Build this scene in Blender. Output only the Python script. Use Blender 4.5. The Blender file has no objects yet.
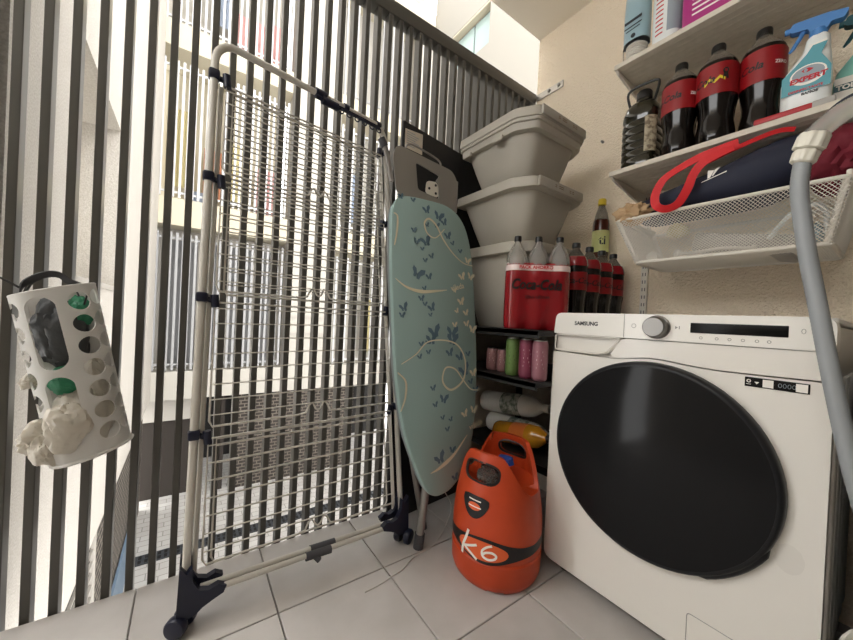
import bpy, bmesh, math, random
from mathutils import Vector, Matrix, noise
random.seed(7)
scene = bpy.context.scene
COL = scene.collection
V = Vector
# ------------------------------------------------------------------ camera
CAMX, CAMZ = 1.26, 0.82
YAW, PITCH, ROLL = -0.955692, -0.005136, 0.048206
fwd = V((math.sin(YAW)*math.cos(PITCH), math.cos(YAW)*math.cos(PITCH), math.sin(PITCH)))
rgt = V((math.cos(YAW), -math.sin(YAW), 0)); upv = rgt.cross(fwd)
r2 = rgt*math.cos(ROLL) + upv*math.sin(ROLL); u2 = upv*math.cos(ROLL) - rgt*math.sin(ROLL)
cam = bpy.data.cameras.new('camera'); camo = bpy.data.objects.new('camera', cam); COL.objects.link(camo)
camo.matrix_world = Matrix(((r2.x, u2.x, -fwd.x, CAMX), (r2.y, u2.y, -fwd.y, 0), (r2.z, u2.z, -fwd.z, CAMZ), (0, 0, 0, 1)))
cam.sensor_width = 36; cam.lens = 338.19/853*36; cam.clip_start = 0.02
scene.camera = camo
# ------------------------------------------------------------------ daylight
world = bpy.data.worlds.new('world'); scene.world = world; world.use_nodes = True
bgn = world.node_tree.nodes['Background']
bgn.inputs[0].default_value = (0.99, 0.985, 0.975, 1); bgn.inputs[1].default_value = 2.6
sun = bpy.data.lights.new('sun', 'SUN'); sun.energy = 1.2; sun.angle = 0.6; sun.color = (1, .98, .95)
suno = bpy.data.objects.new('sun', sun); COL.objects.link(suno)
suno.rotation_euler = (math.radians(28), math.radians(-20), 0)
scene.view_settings.view_transform = 'Standard'; scene.view_settings.look = 'None'
scene.view_settings.gamma = 1; scene.view_settings.use_curve_mapping = False
scene.view_settings.exposure = 1.45

# ------------------------------------------------------------------ materials
def lin(c):
    c = c/255
    return c/12.92 if c <= .04045 else ((c+.055)/1.055)**2.4
def C(rgb): return (lin(rgb[0]), lin(rgb[1]), lin(rgb[2]), 1)
def M(name, rgb, rough=.5, metal=0, var=None, bump=None, trans=0, coat=0, alpha=1, ior=1.45, trl=0):
    m = bpy.data.materials.new(name); m.use_nodes = True
    nt = m.node_tree; b = nt.nodes['Principled BSDF']
    b.inputs['Base Color'].default_value = C(rgb); b.inputs['Roughness'].default_value = rough
    b.inputs['Metallic'].default_value = metal; b.inputs['Transmission Weight'].default_value = trans
    b.inputs['Coat Weight'].default_value = coat; b.inputs['Alpha'].default_value = alpha; b.inputs['IOR'].default_value = ior
    if var or bump:
        tc = nt.nodes.new('ShaderNodeTexCoord')
    if var:
        sc, rgb2, lo, hi = var
        n = nt.nodes.new('ShaderNodeTexNoise'); n.inputs['Scale'].default_value = sc; n.inputs['Detail'].default_value = 6
        nt.links.new(tc.outputs['Object'], n.inputs['Vector'])
        rp = nt.nodes.new('ShaderNodeMapRange'); rp.inputs[1].default_value = lo; rp.inputs[2].default_value = hi
        nt.links.new(n.outputs['Fac'], rp.inputs[0])
        mx = nt.nodes.new('ShaderNodeMix'); mx.data_type = 'RGBA'
        mx.inputs[6].default_value = C(rgb); mx.inputs[7].default_value = C(rgb2)
        nt.links.new(rp.outputs[0], mx.inputs[0]); nt.links.new(mx.outputs[2], b.inputs['Base Color'])
    if bump:
        sc, st, dist = bump
        n2 = nt.nodes.new('ShaderNodeTexNoise'); n2.inputs['Scale'].default_value = sc; n2.inputs['Detail'].default_value = 3
        nt.links.new(tc.outputs['Object'], n2.inputs['Vector'])
        bp = nt.nodes.new('ShaderNodeBump'); bp.inputs['Strength'].default_value = st; bp.inputs['Distance'].default_value = dist
        nt.links.new(n2.outputs['Fac'], bp.inputs['Height']); nt.links.new(bp.outputs[0], b.inputs['Normal'])
    if trl:
        out = nt.nodes['Material Output']; t = nt.nodes.new('ShaderNodeBsdfTranslucent'); t.inputs[0].default_value = C(rgb)
        mxs = nt.nodes.new('ShaderNodeMixShader'); mxs.inputs[0].default_value = trl
        nt.links.new(b.outputs[0], mxs.inputs[1]); nt.links.new(t.outputs[0], mxs.inputs[2]); nt.links.new(mxs.outputs[0], out.inputs[0])
    return m
MT = dict(
    tile=M('floor_tile', (198, 193, 189), .5, var=(5, (180, 175, 170), .35, .7), bump=(60, .08, .002)),
    grout=M('grout', (150, 145, 140), .9),
    wall=M('stucco_beige', (246, 232, 210), .9, var=(300, (230, 214, 190), .3, .7), bump=(120, 1.0, .009)),
    ceil=M('ceiling_paint', (240, 232, 218), .9, bump=(150, .15, .002)),
    white=M('plain_white_wall', (232, 226, 214), .85),
    housewall=M('house_wall', (112, 104, 94), .85),
    stucco=M('stucco_white', (196, 191, 184), .9, var=(160, (178, 172, 163), .35, .65), bump=(110, .6, .006)),
    rail=M('railing_grey_paint', (88, 86, 81), .28, .0, var=(3, (80, 78, 73), .3, .7)),
    steel=M('galvanised_steel', (176, 172, 165), .35, .8),
    cream=M('cream_enamel', (206, 202, 193), .35),
    navy=M('navy_plastic', (24, 28, 48), .38),
    greyp=M('dark_grey_plastic', (74, 74, 78), .5),
    black=M('black_board', (26, 26, 28), .6),
    blackshelf=M('black_shelf', (30, 29, 29), .45),
    bin=M('bin_plastic', (186, 180, 168), .45, trl=.12),
    binmark=M('bin_mark', (130, 110, 85), .6),
    teal=M('teal_cotton', (150, 174, 170), .85, bump=(400, .1, .001)),
    tealdark=M('teal_dark_print', (94, 118, 132), .85),
    creamprint=M('cream_print', (222, 214, 186), .85),
    foil=M('quilted_underside', (130, 138, 140), .8, bump=(90, .8, .006)),
    irongrey=M('grey_lacquer', (142, 138, 132), .4, .2),
    leggrey=M('leg_grey', (150, 146, 142), .35, .4),
    orange=M('orange_plastic', (196, 72, 34), .42, var=(9, (184, 64, 28), .35, .65)),
    orange2=M('orange_label', (222, 96, 48), .4),
    blackp=M('black_plastic', (28, 27, 28), .4),
    whiteprint=M('white_print', (240, 236, 228), .6),
    silver=M('brushed_silver', (118, 116, 113), .3, 1),
    washer=M('washer_enamel', (232, 228, 220), .3, coat=.2),
    washpanel=M('washer_panel', (240, 237, 230), .28, coat=.2),
    washside=M('washer_side', (214, 211, 205), .4),
    seam=M('seam_grey', (150, 147, 142), .6),
    glassblk=M('door_glass', (30, 30, 31), .1, ior=1.2),
    ring=M('door_ring', (34, 34, 36), .3, ior=1.3),
    dispblk=M('display_black', (14, 14, 14), .3, ior=1.25),
    shelf=M('shelf_white', (214, 205, 190), .55, var=(40, (204, 195, 180), .3, .7)),
    whitemetal=M('white_metal', (224, 218, 206), .45),
    cola=M('cola_dark', (14, 8, 6), .14),
    clearpet=M('clear_pet', (214, 210, 204), .12, trans=.7, ior=1.2),
    red=M('cola_red', (140, 20, 26), .35),
    clearneck=M('smoky_clear_pet', (150, 144, 136), .1, trans=.7, ior=1.2),
    film=M('thin_clear_film', (240, 240, 238), .05, trans=.96, ior=1.05),
    redfilm=M('red_film', (136, 20, 28), .22, coat=.4),
    whitefilm=M('white_film', (226, 206, 202), .3),
    blackcap=M('black_cap', (24, 22, 22), .4),
    yellow=M('yellow', (214, 186, 40), .5),
    jug=M('dark_green_pet', (34, 32, 20), .1, coat=.5),
    juglabel=M('jug_label', (176, 164, 140), .6, var=(60, (110, 96, 78), .45, .6)),
    sprayw=M('spray_white', (228, 232, 230), .35, coat=.2),
    sprayteal=M('spray_teal', (84, 156, 168), .4),
    blue=M('trigger_blue', (72, 128, 190), .4),
    dteal=M('dark_teal', (16, 76, 84), .45),
    mint=M('mint', (132, 196, 184), .45),
    redprint=M('red_print', (190, 30, 44), .5),
    darkprint=M('dark_print', (40, 44, 50), .6),
    greyprint=M('grey_print', (150, 160, 168), .5),
    redbox=M('red_plastic', (170, 36, 42), .4),
    greybox=M('grey_plastic', (166, 162, 156), .4),
    bluepack=M('pale_blue_film', (150, 178, 188), .28, coat=.3),
    cotton=M('cotton', (226, 222, 214), .9),
    magenta=M('magenta_film', (168, 40, 120), .3, coat=.3),
    navycloth=M('navy_cloth', (34, 38, 56), .7, bump=(500, .2, .001)),
    redcloth=M('red_webbing', (206, 32, 38), .6),
    burg=M('burgundy_cloth', (110, 24, 40), .75, bump=(60, .4, .005)),
    paper=M('brown_paper', (186, 156, 120), .85, bump=(40, .6, .006)),
    mesh=M('white_mesh', (222, 216, 205), .5),
    hose=M('grey_hose', (152, 156, 158), .42),
    nut=M('ivory_nut', (226, 222, 208), .4),
    clear=M('clear_plastic', (230, 228, 220), .12, trans=.7, ior=1.15),
    dispenser=M('dispenser_plastic', (232, 230, 226), .5, trl=.42),
    bagdark=M('charcoal_bag', (66, 68, 70), .45, bump=(30, .6, .008)),
    baggreen=M('green_bag', (70, 156, 118), .4, trl=.3, bump=(30, .6, .008)),
    bagwhite=M('white_bag', (224, 218, 206), .45, trl=.3, bump=(26, .7, .01)),
    strap=M('black_webbing', (62, 62, 64), .6),
    cable=M('cable_black', (40, 40, 40), .5),
    wirewhite=M('cord_white', (206, 202, 194), .5),
    green=M('can_green', (96, 122, 66), .4, .2),
    mag=M('can_magenta', (126, 58, 78), .4, .2),
    pink=M('can_pink', (152, 102, 112), .4, .2),
    pinkpale=M('can_pale_pink', (146, 106, 106), .4, .2),
    canlid=M('can_lid', (180, 178, 174), .3, .9),
    detwhite=M('bottle_white', (220, 216, 208), .4),
    detlabel=M('bottle_label', (92, 104, 88), .5, var=(50, (190, 188, 176), .4, .6)),
    amber=M('amber_oil', (176, 120, 30), .12, coat=.5),
    amberlabel=M('amber_label', (196, 104, 44), .5),
    bluepl=M('blue_plastic', (36, 66, 140), .4),
    # outside
    facade=M('facade_white', (172, 168, 159), .85),
    wingwhite=M('wing_white', (140, 136, 128), .85),
    facadecream=M('facade_cream', (184, 176, 156), .85),
    facadegrey=M('facade_grey', (168, 163, 155), .85),
    bars=M('outside_bars', (186, 186, 186), .5),
    barsgrey=M('outside_bars_grey', (150, 150, 150), .5),
    shutter=M('shutter_grey', (112, 112, 112), .6),
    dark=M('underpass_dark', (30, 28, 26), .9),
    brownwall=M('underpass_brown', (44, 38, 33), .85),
    perf=M('perforated_block', (104, 94, 84), .9),
    paver=M('pavers', (196, 192, 186), .85, var=(9, (178, 174, 168), .35, .65)),
    paverbase=M('paver_joint', (140, 136, 130), .9),
    grate=M('drain_grate', (62, 64, 68), .5, .4),
    winglass=M('window_glass', (150, 168, 166), .08),
    winframe=M('window_frame', (90, 94, 94), .5),
    laundrypink=M('laundry_pink', (196, 150, 146), .8), laundryyel=M('laundry_yellow', (196, 184, 138), .8),
    laundryblue=M('laundry_blue', (150, 160, 176), .8), terracotta=M('terracotta', (176, 120, 90), .8),
    steelblue=M('blue_grey_panel', (100, 118, 136), .5),
)
# washer stain mask is a small object below

# ------------------------------------------------------------------ mesh helpers
def nb(): return bmesh.new()
def box(bm, c, s, rot=None, bev=0, seg=2):
    r = bmesh.ops.create_cube(bm, size=1)
    vs = r['verts']
    bmesh.ops.scale(bm, vec=V(s), verts=vs)
    if bev:
        es = list({e for v in vs for e in v.link_edges})
        q = bmesh.ops.bevel(bm, geom=es, offset=bev, segments=seg, profile=.5, affect='EDGES', clamp_overlap=True)
        vs = list({v for f in q['faces'] for v in f.verts} | {v for v in vs if v.is_valid})
    if rot is not None: bmesh.ops.rotate(bm, cent=(0, 0, 0), matrix=rot, verts=vs)
    bmesh.ops.translate(bm, vec=V(c), verts=vs)
    return vs
def frame(d):
    d = d.normalized()
    a = V((0, 0, 1)) if abs(d.z) < .9 else V((1, 0, 0))
    u = d.cross(a).normalized(); w = d.cross(u).normalized()
    return u, w
def rings(bm, rs, close=False, caps=True):
    R = [[bm.verts.new(p) for p in r] for r in rs]
    n = len(R[0]); m = len(R)
    for i in range(m if close else m-1):
        a, b = R[i], R[(i+1) % m]
        for k in range(n):
            try: bm.faces.new((a[k], a[(k+1) % n], b[(k+1) % n], b[k]))
            except ValueError: pass
    if caps and not close:
        bm.faces.new(R[0][::-1]); bm.faces.new(R[-1])
    return R
def tube(bm, pts, r, n=8, closed=False, caps=True):
    pts = [V(p) for p in pts]; m = len(pts); rs = []
    rad = r if isinstance(r, (list, tuple)) else [r]*m
    pu = None
    for i in range(m):
        a = pts[i-1] if (i > 0 or closed) else pts[i]; b = pts[(i+1) % m] if (i < m-1 or closed) else pts[i]
        d = (b-a).normalized()
        if pu is None: u, w = frame(d)
        else:
            u = (pu - d*pu.dot(d)).normalized(); w = d.cross(u)
        pu = u
        rs.append([pts[i] + (u*math.cos(t)+w*math.sin(t))*rad[i] for t in [2*math.pi*k/n for k in range(n)]])
    rings(bm, rs, closed, caps)
def cyl(bm, p, q, r, r1=None, n=20): tube(bm, [p, q], [r, r if r1 is None else r1], n)
def lathe(bm, prof, c=(0, 0, 0), n=32, mat=None, caps=True):
    rs = []
    for r, z in prof:
        ring = []
        for k in range(n):
            a = 2*math.pi*k/n
            p = V((r*math.cos(a), r*math.sin(a), z))
            if mat is not None: p = mat @ p
            ring.append(p+V(c))
        rs.append(ring)
    rings(bm, rs, False, caps)
def prism(bm, poly, h, fn):
    # poly list of (a,b); fn(a,b,t) -> world, t in 0..h
    A = [bm.verts.new(fn(a, b, 0)) for a, b in poly]; B = [bm.verts.new(fn(a, b, h)) for a, b in poly]
    n = len(poly); bm.faces.new(A[::-1]); bm.faces.new(B)
    for k in range(n): bm.faces.new((A[k], A[(k+1) % n], B[(k+1) % n], B[k]))
def ribbon(bm, pts, wdir, w, th):
    pts = [V(p) for p in pts]; rs = []
    for i, p in enumerate(pts):
        d = (pts[min(i+1, len(pts)-1)]-pts[max(i-1, 0)]).normalized()
        wd = V(wdir[i] if isinstance(wdir, list) else wdir); wd = (wd-d*wd.dot(d)).normalized(); nn = d.cross(wd).normalized()
        rs.append([p+wd*w/2+nn*th/2, p-wd*w/2+nn*th/2, p-wd*w/2-nn*th/2, p+wd*w/2-nn*th/2])
    rings(bm, rs)
def spline(pts, k=6):
    pts = [V(p) for p in pts]; out = []
    for i in range(len(pts)-1):
        p0 = pts[max(i-1, 0)]; p1 = pts[i]; p2 = pts[i+1]; p3 = pts[min(i+2, len(pts)-1)]
        for j in range(k):
            t = j/k
            out.append(.5*((2*p1)+(p2-p0)*t+(2*p0-5*p1+4*p2-p3)*t*t+(3*p1-p0-3*p2+p3)*t**3))
    out.append(pts[-1]); return out
def blob(bm, c, rad, amp=.2, freq=6, seed=0, sub=4, rot=None):
    r = bmesh.ops.create_icosphere(bm, subdivisions=sub, radius=1)
    for v in r['verts']:
        n = v.co.normalized()
        q = n*freq*.35+V((seed*3.1, seed*1.7, 0))
        k = 1+amp*(noise.noise(q)+.6*abs(noise.noise(q*2.3))+.35*noise.noise(q*5))
        p = V((n.x*rad[0]*k, n.y*rad[1]*k, n.z*rad[2]*k))
        if rot is not None: p = rot @ p
        v.co = p+V(c)
ROOT = {}
def base_of(o):
    while o.parent: o = o.parent
    return o.location
def obj(name, bm, mat, parent=None, smooth=True, kind=None, autos=40):
    bmesh.ops.recalc_face_normals(bm, faces=bm.faces)
    if parent is None:
        xs = [v.co for v in bm.verts]
        off = V(((min(p.x for p in xs)+max(p.x for p in xs))/2, (min(p.y for p in xs)+max(p.y for p in xs))/2, min(p.z for p in xs)))
    else: off = base_of(parent)
    bmesh.ops.translate(bm, vec=-off, verts=bm.verts)
    me = bpy.data.meshes.new(name); bm.to_mesh(me); bm.free()
    if smooth:
        me.polygons.foreach_set('use_smooth', [True]*len(me.polygons))
        me.set_sharp_from_angle(angle=math.radians(autos))
    me.materials.append(MT[mat] if isinstance(mat, str) else mat)
    o = bpy.data.objects.new(name, me); COL.objects.link(o)
    if parent is None: o.location = off
    else: o.parent = parent
    if kind: o['kind'] = kind
    return o
def tag(o, label, cat, group=None):
    o['label'] = label; o['category'] = cat
    if group: o['group'] = group
    return o
def thing(name, label, cat, loc, group=None):
    o = bpy.data.objects.new(name, None); COL.objects.link(o); o.location = loc; o.empty_display_size = .05
    return tag(o, label, cat, group)
def dup(root, loc, label, group=None, rotz=0):
    r = root.copy(); COL.objects.link(r); r.location = loc; r.rotation_euler = (0, 0, rotz); r['label'] = label
    if group: r['group'] = group
    for ch in list(root.children):
        c = ch.copy(); COL.objects.link(c); c.parent = r
        for g in list(ch.children):
            d = g.copy(); COL.objects.link(d); d.parent = c
    return r
def boolean(o, bmc):
    me = bpy.data.meshes.new('cut'); bmesh.ops.recalc_face_normals(bmc, faces=bmc.faces)
    bmesh.ops.translate(bmc, vec=-base_of(o), verts=bmc.verts); bmc.to_mesh(me); bmc.free()
    c = bpy.data.objects.new('cut', me); COL.objects.link(c); c.location = base_of(o)
    md = o.modifiers.new('b', 'BOOLEAN'); md.object = c; md.operation = 'DIFFERENCE'; md.solver = 'EXACT'; md.use_self = True
    bpy.context.view_layer.update()
    dg = bpy.context.evaluated_depsgraph_get()
    nm = bpy.data.meshes.new_from_object(o.evaluated_get(dg))
    o.modifiers.clear(); o.data = nm
    bpy.data.objects.remove(c)
    nm.polygons.foreach_set('use_smooth', [True]*len(nm.polygons)); nm.set_sharp_from_angle(angle=math.radians(40))
def text(name, s, size, fn, mat, parent, shear=0, bold=0, sx=1):
    cu = bpy.data.curves.new('t', 'FONT'); cu.body = s; cu.size = size; cu.align_x = 'CENTER'; cu.align_y = 'CENTER'; cu.shear = shear
    cu.offset = bold; cu.resolution_u = 3
    to = bpy.data.objects.new('t', cu); COL.objects.link(to); bpy.context.view_layer.update()
    me = bpy.data.meshes.new_from_object(to.evaluated_get(bpy.context.evaluated_depsgraph_get()))
    bpy.data.objects.remove(to)
    off = base_of(parent)
    for v in me.vertices: v.co = V(fn(v.co.x*sx, v.co.y))-off
    me.materials.clear(); me.materials.append(MT[mat]); me.name = name
    o = bpy.data.objects.new(name, me); COL.objects.link(o); o.parent = parent
    return o
def flat(bm, pts): bm.faces.new([bm.verts.new(V(p)) for p in pts])
def structure(o, label=None, cat=None):
    o['kind'] = 'structure'
    if label: o['label'] = label; o['category'] = cat
    return o
def rounded(poly, r, k=5):
    out = []; n = len(poly)
    for i in range(n):
        p = V(poly[i]); a = V(poly[i-1]); b = V(poly[(i+1) % n])
        rr = r[i] if isinstance(r, (list, tuple)) else r
        d1 = (a-p); d2 = (b-p); l = min(rr, d1.length*.48, d2.length*.48)
        s = p+d1.normalized()*l; e = p+d2.normalized()*l
        for j in range(k+1):
            t = j/k; out.append(tuple((s*(1-t)**2+p*2*t*(1-t)+e*t*t)))
    return out

# ------------------------------------------------------------------ room shell
bm = nb(); box(bm, (.95, .12, -.06), (1.9, 2.96, .1)); floor = structure(obj('floor', bm, 'grout', smooth=False), 'balcony floor of square grey stone tiles with darker joints', 'floor')
T, G = .3225, .0035
tiles = {}
for i in range(-1, 6):
    for j in range(-5, 5):
        x0, x1 = max(.302+(i-1)*T, 0), min(.302+i*T, 1.9); y0, y1 = max(.231+(j-1)*T, -1.35), min(.231+j*T, 1.59)
        if x1-x0 < .01 or y1-y0 < .01: continue
        key = (round(x1-x0, 3), round(y1-y0, 3))
        if key not in tiles:
            bm = nb(); box(bm, ((x0+x1)/2, (y0+y1)/2, -.006), (x1-x0-G, y1-y0-G, .012), bev=.0015, seg=1)
            o = obj('tile', bm, 'tile', floor, smooth=False); tiles[key] = (o, (x0+x1)/2, (y0+y1)/2)
        else:
            s, a, b = tiles[key]; o = s.copy(); COL.objects.link(o); o.location = ((x0+x1)/2-a, (y0+y1)/2-b, 0)
bm = nb(); box(bm, (.96, 1.69, 1.0), (1.92, .2, 2.9)); structure(obj('wall_back', bm, 'wall', smooth=False), 'rough beige stucco wall behind the shelves and washing machine', 'wall')
bm = nb(); box(bm, (.96, .12, 2.515), (1.92, 3.06, .15)); structure(obj('ceiling', bm, 'ceil', smooth=False), 'plain beige ceiling slab over the balcony', 'ceiling')
bm = nb(); box(bm, (1.97, .12, 1.2), (.14, 2.96, 2.5)); structure(obj('wall_right', bm, 'housewall', smooth=False), 'plain brown-grey wall of the house beside the balcony', 'wall')
bm = nb(); box(bm, (.95, -1.40, .92), (1.9, .10, 1.90)); structure(obj('wall_front_added', bm, 'white', smooth=False), 'added unseen parapet at the near end, open above to let daylight in', 'wall')  # unseen parapet, added with an open top to admit daylight from behind

# ------------------------------------------------------------------ railing
rail = thing('railing', 'tall grey metal railing of narrow upright slats with a flat top rail', 'railing', (0, .6, -.25))
bm = nb(); box(bm, (-.028, .555, 2.1), (.056, 2.06, .06), bev=.004); obj('top_rail', bm, 'rail', rail)
bm = nb(); box(bm, (-.03, .555, -.2), (.05, 2.06, .06), bev=.004); obj('bottom_rail', bm, 'rail', rail)
sl = None
for k in range(-3, 38):
    y = -.311+.0502*k
    if sl is None:
        y00 = y; bm = nb(); box(bm, (-.025, y, .95), (.040, .018, 2.29), bev=.0015, seg=1); sl = obj('slat', bm, 'rail', rail, smooth=False)
    else:
        o = sl.copy(); COL.objects.link(o); o.location = (0, y-y00, 0)
bm = nb(); box(bm, (-.045, -.47, .95), (.06, .05, 2.4), bev=.004); obj('post', bm, 'rail', rail)
bm = nb(); box(bm, (-.03, 1.572, 1.80), (.05, .012, .5), bev=.003); obj('end_post', bm, 'rail', rail)
bm = nb(); box(bm, (.07, 1.586, 2.105), (.2, .006, .036), bev=.001, seg=1); box(bm, (-.022, 1.578, 2.105), (.03, .022, .036)); st = obj('wall_strap', bm, 'steel', rail, smooth=False)
for x in (.085, .145):
    bm = nb(); lathe(bm, [(.0, .006), (.006, .006), (.009, .003), (.009, 0)][::-1], (x, 1.583, 2.107), 14, Matrix.Rotation(math.pi/2, 3, 'X')); obj('bolt', bm, 'silver', st)

# ------------------------------------------------------------------ washing machine
WX0, WX1, WY, WZ0, WZ1 = .573, 1.185, 1.02, .035, .86
w = thing('washing_machine', 'white front-loading washing machine with large black round door', 'washing machine', (.88, 1.28, 0))
WC = (WX0+WX1)/2; WW = WX1-WX0
bm = nb(); box(bm, (WC, WY+.28, (WZ0+.845)/2), (WW-.012, .50, .845-WZ0), bev=.006); obj('body', bm, 'washside', w)
for k in range(6):
    bm = nb(); box(bm, (WX1-.003, WY+.08+.075*k, .42), (.012, .035, .62), bev=.005); obj('side_rib', bm, 'washside', w)
def xz(poly, y0, y1, bm):
    prism(bm, poly, y1-y0, lambda a, b, t: V((a, y0+t, b)))
def bevel_all(bm, off, seg=2, ang=30):
    es = [e for e in bm.edges if len(e.link_faces) == 2 and e.calc_face_angle(0) > math.radians(ang)]
    bmesh.ops.bevel(bm, geom=es, offset=off, segments=seg, profile=.5, affect='EDGES', clamp_overlap=True)
bm = nb(); pl = rounded([(WX0, WZ0), (WX1, WZ0), (WX1, .731), (.99, .727), (.87, .742), (.78, .727), (WX0, .731)], [.03, .02, .002, .08, .09, .08, .002], 5)
xz(pl, WY, WY+.03, bm); bevel_all(bm, .003); obj('front_panel', bm, 'washer', w)
bm = nb(); pl = rounded([(.79, .7315), (.87, .7455), (.99, .7305), (WX1, .7345), (WX1, .790), (.795, .789), (.757, .7365)], [.01, .09, .08, .002, .002, .01, .03], 4)
xz(pl, WY, WY+.03, bm); bevel_all(bm, .0012); obj('front_strip', bm, 'washer', w)
bm = nb(); pl = rounded([(WX0, .792), (WX1, .792), (WX1, WZ1), (WX0+.006, WZ1)], [.003, .003, .022, .02], 5)
xz(pl, WY-.002, WY+.06, bm); bevel_all(bm, .005); pan = obj('control_panel', bm, 'washpanel', w)
bm = nb(); box(bm, (WC, WY+.28, .853), (WW, .50, .014), bev=.005); obj('lid', bm, 'washer', w)
# drawer with scooped grip
bm = nb(); pl = rounded([(WX0+.001, .735), (.745, .735), (.792, .790), (WX0+.001, .790)], [.012, .03, .01, .01], 5)
xz(pl, WY+.016, WY+.03, bm); dr = obj('detergent_drawer', bm, 'washer', w)
bm = nb(); loop = [V((a, WY+.003, b)) for a, b in rounded([(WX0+.004, .737), (.744, .737), (.788, .789), (WX0+.004, .789)], [.012, .03, .01, .01], 5)]
tube(bm, loop, .0028, 6, closed=True); obj('grip_rim', bm, 'washer', dr)
bm = nb(); box(bm, (.797, WY-.0022, .826), (.0012, .0012, .066)); obj('panel_seam', bm, 'seam', pan)
# knob
RX = Matrix.Rotation(math.pi/2, 3, 'X')
bm = nb(); lathe(bm, [(.031, 0), (.031, .004), (.027, .006), (.0265, .024), (.024, .027), (0.0001, .027)], (.88, WY-.002, .826), 40, RX); kn = obj('program_knob', bm, 'silver', pan)
bm = nb(); lathe(bm, [(.0312, 0), (.0312, .003), (.028, .003)], (.88, WY-.002, .826), 40, RX); obj('knob_ring', bm, 'seam', kn)
bm = nb(); box(bm, (1.037, WY-.002, .828), (.168, .004, .0245), bev=.0015); obj('display', bm, 'dispblk', pan)
fw = lambda cx, cz, y=WY-.0026: (lambda a, b: (cx+a, y, cz+b))
text('maker_lettering', 'SAMSUNG', .0165, fw(.684, .827), 'darkprint', pan, bold=.0006, sx=1.0)
bm = nb(); tube(bm, [(.823+.0055*math.cos(t), WY-.0026, .827+.0055*math.sin(t)) for t in [k*math.pi/8 for k in range(16)]], .0005, 4, True); obj('power_icon', bm, 'seam', pan)
bm = nb(); flat(bm, [(.921, WY-.0026, .831), (.921, WY-.0026, .823), (.927, WY-.0026, .827)]); flat(bm, [(.931, WY-.0026, .831), (.931, WY-.0026, .823), (.929, WY-.0026, .823), (.929, WY-.0026, .831)]); obj('start_icon', bm, 'seam', pan)
for x in (.975, 1.005, 1.028, 1.051, 1.074, 1.093):
    bm = nb(); tube(bm, [(x+.003*math.cos(t), WY-.0026, .8045+.003*math.sin(t)) for t in [k*math.pi/4 for k in range(8)]], .0005, 4, True); obj('touch_icon', bm, 'seam', pan)
bm = nb(); tube(bm, [(1.142+.003*math.cos(t), WY-.0026, .83+.005*math.sin(t)) for t in [k*math.pi/4 for k in range(8)]], .0005, 4, True); obj('lock_icon', bm, 'seam', pan)
# sticker
bm = nb(); box(bm, (1.106, WY-.0008, .7145), (.097, .0016, .0205)); sk = obj('sticker', bm, 'dispblk', w, smooth=False)
for x, ww in ((1.0945, .0165), (1.1435, .0165)):
    bm = nb(); box(bm, (x, WY-.0018, .7145), (ww, .0006, .0165)); obj('sticker_blank', bm, 'whiteprint', sk, smooth=False)
bm = nb(); tube(bm, [(1.064+.003*math.cos(t), WY-.0019, .7165+.003*math.sin(t)) for t in [k*math.pi/4 for k in range(8)]], .001, 4, True)
flat(bm, [(1.060, WY-.0019, .709), (1.068, WY-.0019, .709), (1.068, WY-.0019, .7102), (1.060, WY-.0019, .7102)])
flat(bm, [(1.073, WY-.0019, .716), (1.081, WY-.0019, .716), (1.077, WY-.0019, .711)]); obj('sticker_icons', bm, 'whiteprint', sk)
bm = nb()
for k in range(4): tube(bm, [(1.1125+.0068*k+.0024*math.cos(t), WY-.0019, .7145+.0042*math.sin(t)) for t in [j*math.pi/5 for j in range(10)]], .0005, 4, True)
obj('sticker_print', bm, 'greyprint', sk)
# door
DC = (.873, WY-.002, .472)
bm = nb(); lathe(bm, [(.260, -.004), (.260, .014), (.257, .022), (.252, .026), (.248, .026), (.246, .016)], DC, 72, RX, caps=False); dd = obj('door', bm, 'ring', w)
bm = nb(); lathe(bm, [(.2482, .014), (.2482, .0255), (.22, .030), (.17, .034), (.11, .037), (.05, .0385), (.0002, .039)], DC, 72, RX); obj('door_glass', bm, 'glassblk', dd)
bm = nb()
for a in range(-58, -22, 4):
    pass
arc = [V((DC[0]+.256*math.cos(math.radians(a)), DC[1]-.012, DC[2]+.256*math.sin(math.radians(a)))) for a in range(-62, -18, 4)]
tube(bm, arc, [.004]+[.010]*(len(arc)-2)+[.004], 10); obj('door_handle', bm, 'ring', dd)
bm = nb(); flat(bm, [(1.138+.022*math.cos(k*math.pi/12)*(1+.1*math.sin(3*k)), WY-.0004, .364+.03*math.sin(k*math.pi/12)) for k in range(24)]); obj('smudge', bm, M('smudge_grey', (224, 220, 212), .6), w)
# service hatch outline, feet, smudge
bm = nb(); lp = [V((a, WY-.0002, b)) for a, b in rounded([(.975, .06), (1.16, .06), (1.16, .135), (.975, .135)], .008, 3)]
tube(bm, lp, .0009, 5, True); obj('service_hatch', bm, 'seam', w)
bm = nb(); box(bm, (WC, WY+.28, .022), (WW-.05, .46, .03)); obj('plinth', bm, 'blackp', w, smooth=False)
for x in (WX0+.05, WX1-.05):
    for y in (WY+.06, WY+.46):
        bm = nb(); cyl(bm, (x, y, 0), (x, y, .02), .022); obj('foot', bm, 'blackp', w)

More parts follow.
